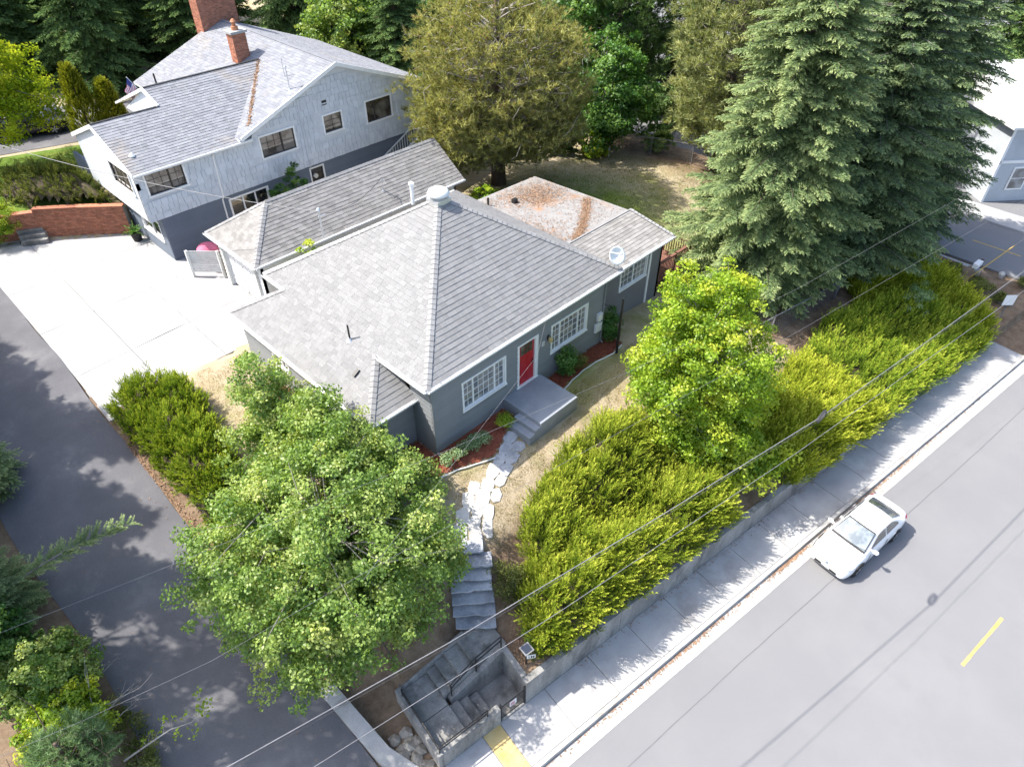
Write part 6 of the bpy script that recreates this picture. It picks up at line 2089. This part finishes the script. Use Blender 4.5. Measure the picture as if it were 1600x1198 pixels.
    for v in gr_.data.vertices:
        v.co.x += .035
    MB().box(2.185, -.45, .34, 2.2, .45, .44).build('lower_intake', M_PLASTIC, c, local=True)
    MB().box(2.201, -.17, .40, 2.215, .17, .50).build('number_plate', M_WHITE, c, local=True)
    MB().lathe((2.172, 0, .635), [(.055, -.01), (.05, .01)], 16, 'Z').build('badge', M_CHROME, c, local=True)
    for y0 in (-.35, .15):
        MB().obox((1.02, y0, 1.0), (-.10, .55, .03), (.02, .004, 0), (0, 0, .012)).build('wiper', M_PLASTIC, c, local=True)
    return c
cx, cy = uvw(13.98, -2.86)
make_car('car', 'white sedan parked at the kerb of the main street', (cx, cy, ZR + .002), math.pi + TH, M_CARW, .98)
make_car('car', 'black sedan parked on the neighbour driveway', (-.6, 38.6, 1.378), R(-14), M_CARB, 1.05)
make_car('car', 'silver car parked behind the black sedan', (-.4, 41.3, 1.378), R(-10), M_CARS, 1.08)

# ------------------------------------------------------------------ fences, signs, deck, small things
sf = thing('slat_screen', 'low white slatted screen between garage corner and concrete yard', 'fence', (0, 17.1, 0))
A_, B_ = Vector((-.55, 17.65, 0)), Vector((.5, 16.55, 0))
d_ = (B_ - A_)
n_ = Vector((-d_.y, d_.x, 0)).normalized()
for t in (0, 1):
    MB().obox(A_ + d_ * t - Vector((.06, .06, .05)), (.12, 0, 0), (0, .12, 0), (0, 0, 1.5)).build('post', M_WHITE2, sf)
for i in range(10):
    MB().obox(A_ + Vector((0, 0, .22 + i * .12)) + n_ * .06, d_, n_ * .02, Vector((0, 0, .1))).build('slat', M_WHITE2, sf)
mb = MB()
bm = bmesh.new()
bmesh.ops.create_icosphere(bm, subdivisions=3, radius=.55)
for v in bm.verts:
    v.co.z *= .7
    v.co += Vector((math.sin(v.co.y * 9), math.cos(v.co.x * 8), 0)) * .03
me = bpy.data.meshes.new('covered_barrel')
bm.to_mesh(me)
bm.free()
o = link_mesh('covered_barrel', me, M_PINK, smooth=True)
o.location = (.55, 17.9, .9)
tag(o, 'pink fabric cover bulging above the white slatted screen', 'cover')
MB().tube([(.55, 17.9, 0), (.55, 17.9, .95)], [.42, .45], 16).build('barrel', M_PINK, o).location = (-.55, -17.9, -.9)
fp = thing('flower_pot', 'dark plant pot with green fern under the corner of the pale blue house', 'plant pot', (-.95, 23.2, -.03))
MB().lathe((-.95, 23.2, -.05), [(.2, 0), (.28, .45), (.3, .5)], 14).build('pot', M_PLASTIC, fp)
rng = np.random.default_rng(71)
a = rng.uniform(0, 6.28, 40)
V, A = plume(rng, np.tile([-.95, 23.2, .45], (40, 1)), np.stack([np.cos(a), np.sin(a), rng.uniform(.4, 1.4, 40)], -1), rng.uniform(.4, .75, 40), 16, .04, ang=60, blen=.25, curve=-.3)
link_mesh('fern', tri_mesh('fern', V, A), L_DEEP, fp)
# satellite dish on the right front roof corner
sd_ = thing('satellite_dish', 'white satellite dish on the right front corner of the shingle roof', 'satellite dish', (10.15, .1, 3.45))
c0 = Vector((10.2, .05, 3.95))
nrm = Vector((-.25, -.75, .5)).normalized()
x_ = nrm.orthogonal().normalized()
y_ = nrm.cross(x_)
mb = MB()
vs = [tuple(c0 - nrm * .06)]
N_ = 22
for rr_, dp in ((.15, -.05), (.3, -.02), (.38, .01)):
    vs += [tuple(c0 + nrm * dp + (x_ * math.cos(2 * math.pi * j / N_) + y_ * math.sin(2 * math.pi * j / N_)) * rr_) for j in range(N_)]
fs = [(0, 1 + j, 1 + (j + 1) % N_) for j in range(N_)]
for k_ in range(2):
    fs += [(1 + k_ * N_ + j, 1 + (k_ + 1) * N_ + j, 1 + (k_ + 1) * N_ + (j + 1) % N_, 1 + k_ * N_ + (j + 1) % N_) for j in range(N_)]
mb.add(vs, fs)
o = mb.build('dish', M_WHITE, sd_, smooth=True)
so = o.modifiers.new('solid', 'SOLIDIFY')
so.thickness = .015
MB().tube([(10.15, .12, 3.44), (10.15, .16, 3.75), tuple(c0 - nrm * .06)], .025, 7).build('mount', M_ALU, sd_)
MB().tube([tuple(c0 - y_ * .36), tuple(c0 + nrm * .42 - y_ * .1)], .015, 6).tube([tuple(c0 + nrm * .40 - y_ * .1), tuple(c0 + nrm * .5 - y_ * .08)], .04, 8).build('receiver_arm', M_ALU, sd_)
ms = thing('utility_mast', 'tall thin black utility mast standing on the lawn off the house corner', 'pole', (9.4, -1.03, Hs(9.4, -1.03)))
MB().tube([(9.4, -1.03, -.3), (9.4, -1.03, 2.75)], [.06, .05], 10).build('pole', M_IRON, ms)
MB().tube([(9.4, -1.03, 1.75), (9.45, -.4, 1.95), (9.5, -.03, 2.0)], .012, 5).build('stay', M_IRON, ms)
wl = thing('wall_lantern', 'brass and glass wall lantern beside the red door', 'lamp', (5.95, -.12, 2.1))
MB().box(5.9, -.05, 1.98, 6.0, -.03, 2.25).build('back_plate', M_IRON, wl)
MB().tube([(5.95, -.05, 2.2), (5.95, -.17, 2.26), (5.95, -.2, 2.2)], .012, 6).build('arm', M_IRON, wl)
MB().lathe((5.95, -.2, 1.96), [(.04, 0), (.075, .04), (.09, .18), (.1, .19), (.03, .26)], 8).build('lantern', M_YELC, wl)
# deck rail by the wing
dk = thing('deck', 'small red-brown wooden deck with baluster rail at the end of the wing', 'deck', (16.2, 1.6, -.9))
MB().box(15.0, .95, -.15, 18.0, 4.2, -.05).build('deck_floor', M_DECK, dk)
for (x, y) in ((15.2, 1.0), (16.6, 1.0), (17.95, 1.0), (17.95, 2.6), (17.95, 4.1)):
    MB().box(x - .05, y - .05, -1.6, x + .05, y + .05, .98).build('post', M_DECK, dk)
MB().box(15.1, .93, .92, 18.05, 1.07, .98).build('rail', M_DECK, dk)
MB().box(17.88, 1.08, .92, 18.02, 4.2, .98).build('rail', M_DECK, dk)
for i in range(20):
    x = 15.3 + i * .135
    MB().box(x, .98, -.05, x + .035, 1.015, .92).build('baluster', M_DECK, dk)
for i in range(22):
    y = 1.15 + i * .135
    MB().box(17.93, y, -.05, 17.965, y + .035, .92).build('baluster', M_DECK, dk)
# chain-link fence between back yard and juniper bank
def chainlink(label, pts, h, name='chain_link_fence'):
    f_ = thing(name, label, 'fence', (pts[0][0], pts[0][1], Hs(*pts[0])))
    wires = MB()
    for a, b in zip(pts[:-1], pts[1:]):
        za, zb_ = Hs(*a), Hs(*b)
        MB().tube([(a[0], a[1], za + h), (b[0], b[1], zb_ + h)], .024, 6).build('top_rail', M_WIRE, f_)
        L = math.hypot(b[0] - a[0], b[1] - a[1])
        n = int(L / .16)
        for i in range(n):
            for sg in (0, 1):
                t0, t1 = i / n, min(1, (i + h / .16 * .5) / n)
                if sg:
                    t0, t1 = t1, t0
                p0 = (a[0] + (b[0] - a[0]) * t0, a[1] + (b[1] - a[1]) * t0, za + (zb_ - za) * t0 + .03)
                p1 = (a[0] + (b[0] - a[0]) * t1, a[1] + (b[1] - a[1]) * t1, za + (zb_ - za) * t1 + h)
                wires.tube([p0, p1], .005, 3, cap=False)
    for q in pts:
        z = Hs(*q)
        MB().tube([(q[0], q[1], z - .2), (q[0], q[1], z + h + .06)], .03, 7).build('post', M_WIRE, f_)
    o = wires.build('wire_mesh', M_WIRE, f_)
    o['kind'] = 'stuff'
chainlink('low chain-link fence between spruces and the juniper bank', [(13.5, -4.4), (16.5, -4.7), (19.5, -5.0), (22.5, -5.2), (25.5, -4.6), (28.5, -3.9), (31.5, -3.2), (34.0, -2.4)], 1.15)
chainlink('rusty wire fence closing off the end of the back lawn', [(26.0, 14.2), (28.9, 11.2), (30.0, 8.6), (31.5, 5.0), (32.5, 1.5)], 1.3, 'wire_fence')
o = thing('marker_post', 'short pale post with red top at the lawn corner', 'post', (26.6, 13.0, Hs(26.6, 13.0)))
zz = Hs(26.6, 13.0)
MB().box(26.56, 12.96, zz - .2, 26.64, 13.04, zz + .75).build('post', M_WHITE2, o)
MB().box(26.54, 12.94, zz + .75, 26.66, 13.06, zz + .9).build('post_top', M_FRED, o)
# mailbox cluster, sign, bollard by the cross street
mbx = thing('mailbox', 'white mailbox and newspaper tube on a dark brown timber post', 'mailbox', (33.0, -9.3, -3.5))
MB().box(32.92, -9.38, -3.75, 33.08, -9.22, -2.15).build('post', M_POST, mbx)
MB().box(32.75, -9.36, -2.5, 33.25, -9.24, -2.4).build('crossbar', M_POST, mbx)
mb = MB()
mb.prism([(32.2, -9.05), (32.2, -9.35), (32.9, -9.4), (32.9, -9.1)], -2.45, -2.15)
mb.build('box', M_WHITE, mbx, bevel=.03)
MB().box(32.45, -9.5, -2.95, 32.85, -9.2, -2.62).build('paper_tube', M_ALU, mbx, bevel=.03)
gw_ = thing('guy_wire_guard', 'yellow guy wire guard slanting up beside the mailbox', 'guy wire', (31.9, -9.2, -3.2))
MB().tube([(31.6, -9.0, -3.3), (33.9, -10.3, -1.2)], .035, 6).build('guard', M_YEL, gw_)
MB().tube([(33.9, -10.3, -1.2), (40, -13.6, 4.0)], .012, 5).build('wire', M_WIRE, gw_)
sg_ = thing('street_sign', 'back of a white rectangular street sign on a steel post', 'sign', (29.5, -11.7, -3.4))
MB().tube([(29.5, -11.7, -3.7), (29.5, -11.7, -1.9)], .03, 7).build('post', M_WIRE, sg_)
MB().obox((29.22, -11.5, -2.35), (.42, -.42, 0), (.014, .014, 0), (0, 0, .62)).build('plate', M_WHITE, sg_)
hy = thing('pipe_bollard', 'pale beige capped pipe at the kerb of the cross street', 'bollard', (34.1, -10.4, -3.6))
MB().lathe((34.1, -10.4, -3.75), [(.13, 0), (.13, .55), (.18, .56), (.18, .66), (.06, .78)], 12).build('pipe', M_KERB, hy)
for i, (x, y, r_) in enumerate(((32.4, -8.0, .7), (31.8, -9.9, .6), (33.3, -6.2, .7), (34.0, -11.8, .6), (31.0, -11.2, .45), (32.8, -4.0, .7))):
    small_bush('scrubby olive weed clump on the verge by the mailbox', 'weed_clump', (x, y), (r_, r_, .35), 40, .07, 520 + i, (L_SHRUB, L_SHRUB, L_LIME)[i % 3], 'weeds', 'weeds on the mailbox verge')
# stars-and-stripes on the neighbour's far gable
fl = thing('flag', 'striped red and white flag with blue canton on a white pole', 'flag', (2.4, 28.6, 5.0))
MB().tube([(3.3, 27.3, 5.3), (2.65, 27.5, 6.6)], .02, 6).build('pole', M_WHITE, fl)
def flag_pt(s, t):
    return Vector((2.68 + .30 * t - .45 * s, 27.47 - .05 * t - .25 * s, 6.52 - .5 * t - .55 * s + .05 * math.sin(s * 9) + .03 * math.sin(t * 6)))
for k_ in range(13):
    mb = MB()
    s0 = .4 if k_ < 7 else 0
    ns = 8
    vs = []
    for i in range(ns + 1):
        s = s0 + (1 - s0) * i / ns
        vs += [flag_pt(s, k_ / 13), flag_pt(s, (k_ + 1) / 13)]
    mb.add(vs, [(2 * i, 2 * i + 1, 2 * i + 3, 2 * i + 2) for i in range(ns)])
    mb.build('stripe', M_FRED if k_ % 2 == 0 else M_WHITE, fl)
mb = MB()
vs = []
for i in range(5):
    s = .4 * i / 4
    vs += [flag_pt(s, 0), flag_pt(s, 7 / 13)]
mb.add(vs, [(2 * i, 2 * i + 1, 2 * i + 3, 2 * i + 2) for i in range(4)])
mb.build('canton', M_FBLUE, fl)

# ------------------------------------------------------------------ overhead lines
def cable(label, pts, r, mat, sag=.0, name='power_line', n=24, group=None):
    a, b = Vector(pts[0]), Vector(pts[-1])
    if len(pts) == 2:
        q = [a.lerp(b, i / n) - Vector((0, 0, sag * 4 * (i / n) * (1 - i / n))) for i in range(n + 1)]
    else:
        q = [Vector(p) for p in pts]
    mb = MB()
    mb.tube(q, r, 6)
    o = mb.build(name, mat)
    tag(o, label, 'cable', group)
    return o
CW = [(-27, -3.1, 5.6), (-18.5, -5.15, 5.2), (-10.75, -7.01, 5.0), (-6.23, -8.09, 4.95), (0, -9.4, 4.95), (5.87, -10.59, 5.0), (12, -11.5, 5.05), (18.31, -12.40, 5.1), (28, -13.8, 5.4), (54, -17.5, 6.6)]
cable('twisted grey overhead cable along the street above the sidewalk', CW, .011, M_WIRE)
cable('thin black messenger strung beside the twisted grey cable', [(x, y - .05, z - .03) for x, y, z in CW], .006, M_DARKW)
cable('single bare overhead wire along the street nearer the road', [(-27, -4.2, 5.6), (-18, -6.3, 5.2), (-9.62, -8.16, 5.0), (-3.92, -9.31, 4.95), (4, -10.75, 5.0), (16.92, -12.77, 5.05), (28, -14.4, 5.3), (54, -18.1, 6.5)], .007, M_WIRE)
cable('hair-thin wire crossing above lawn and porch from lane to spruce', [(-25, 2.9, 4.6), (-9.2, -1.27, 4.05), (-1.94, -3.17, 4.0), (4.69, -4.86, 4.05), (12.94, -6.56, 4.2), (26, -9.0, 5.0)], .004, M_WIRE)
cable('hair-thin wire crossing the lane mouth towards the stone steps', [(-22, -1.0, 4.8), (-12.31, -3.6, 4.1), (-9.9, -4.21, 4.0), (-6.3, -4.77, 4.0), (6, -7.2, 4.3), (26, -11, 5.2)], .0035, M_WIRE)
cable('thin slack wire slanting down in front of the red door', [(-6.3, -5.0, 4.1), (-1.85, -3.58, 4.0), (3.29, -1.89, 3.8), (5.5, -.3, 3.35)], .004, M_WIRE)
cable('white service drop running to the mast on the shingle roof', [(-9.5, 33.5, 8.0), (2.08, 8.9, 5.72)], .013, M_WIRE, .9)
cable('thin black wire draped over the garage roof to its mast', [(2.4, 8.95, 5.5), (8.0, 12.9, 3.9)], .012, M_DARKW, .35)
coil = thing('cable_coil', 'coil of slack cable hung on the twisted street cable', 'cable', (6.6, -9.1, 4.9))
p0 = Vector((5.87, -10.59, 4.99))
coil.location = p0
for k_ in range(4):
    MB().tube([tuple(Vector((.28 * math.cos(t) + .03 * k_, .02 * k_, -.03 + .13 * math.sin(t) - .015 * k_))) for t in np.linspace(0, 2 * math.pi, 17)], .012, 5).build('loop', M_DARKW, coil, local=True)

# ------------------------------------------------------------------ white house across the cross street
fh = thing('house', 'two-storey white-roofed house with pale grey siding across the cross street', 'house', (43.9, -6.3, ZR + .05), R(-40))
def fbox(nm, x0, y0, z0, x1, y1, z1, mt, par=fh, bev=0):
    return MB().box(x0, y0, z0, x1, y1, z1).build(nm, mt, par, local=True, bevel=bev)
M_FARW = surf('pale grey siding', (.42, .45, .48), (.48, .51, .54), .7, 1, 20, .05)
M_FARR = surf('white roofing', (.62, .62, .61), (.70, .70, .69), .8, 1, 20, .08)
core_ = fbox('wall', 0, .05, 0, 13, 10, 5.4, M_FARW)
k_ = 0
while k_ * .24 < 5.3:
    MB().add([(0, .02, k_ * .24), (13, .02, k_ * .24), (13, .046, k_ * .24 + .24), (0, .046, k_ * .24 + .24), (0, .05, k_ * .24), (13, .05, k_ * .24)], [(0, 1, 2, 3), (4, 5, 1, 0)]).build('siding_plank', M_FARW, core_, local=True)
    k_ += 1
for (x, z) in ((1.6, 3.6), (1.4, .95), (4.6, .95), (5.0, 3.6), (8.4, 3.6), (8.2, .95)):
    w_ = fbox('window', x - .12, -.03, z - .12, x + 1.12, .018, z + 1.52, M_WHITE)
    fbox('pane', x, -.05, z + .74, x + 1.0, -.032, z + 1.4, G_FAR, w_)
    fbox('pane', x, -.05, z, x + 1.0, -.032, z + .68, G_FAR, w_)
fbox('band_board', 0, -.04, 2.75, 13, .016, 2.95, M_WHITE)
fbox('corner_board', -.04, -.04, 0, .14, .016, 5.4, M_WHITE)
mb = MB()
mb.add([(-.5, -.5, 5.35), (13.5, -.5, 5.35), (13.5, 5, 7.8), (-.5, 5, 7.8), (-.5, 10.5, 5.35), (13.5, 10.5, 5.35), (-.5, -.5, 5.2), (13.5, -.5, 5.2), (-.5, 10.5, 5.2), (13.5, 10.5, 5.2)],
       [(0, 1, 2, 3), (3, 2, 5, 4), (6, 7, 1, 0), (4, 5, 9, 8), (0, 3, 4, 8, 6), (1, 7, 9, 5, 2)])
mb.build('roof', M_FARR, fh, local=True)
fp_ = fbox('porch_roof', 0, -1.8, 2.5, 0.02, -1.79, 2.52, M_WHITE)
bld = thing('house', 'plain white building glimpsed behind the pines beyond the back lawn', 'house', (44, 7, -3.5), R(-12))
MB().box(0, 0, 0, 9, 14, 4.4).build('wall', M_WHITE2, bld, local=True)
mb = MB()
mb.add([(-.4, -.4, 4.4), (9.4, -.4, 4.4), (9.4, 14.4, 4.4), (-.4, 14.4, 4.4), (4.5, -.4, 6.6), (4.5, 14.4, 6.6)], [(0, 4, 5, 3), (4, 1, 2, 5), (0, 1, 4), (3, 5, 2), (0, 3, 2, 1)])
mb.build('roof', M_FARR, bld, local=True)
for i in range(3):
    w_ = MB().box(-.05, 1.5 + i * 4, 1.2, -.002, 3.1 + i * 4, 2.6).build('window', M_WHITE, bld, local=True)
    MB().box(-.07, 1.6 + i * 4, 1.3, -.052, 3.0 + i * 4, 2.5).build('pane', G_FAR, w_, local=True)
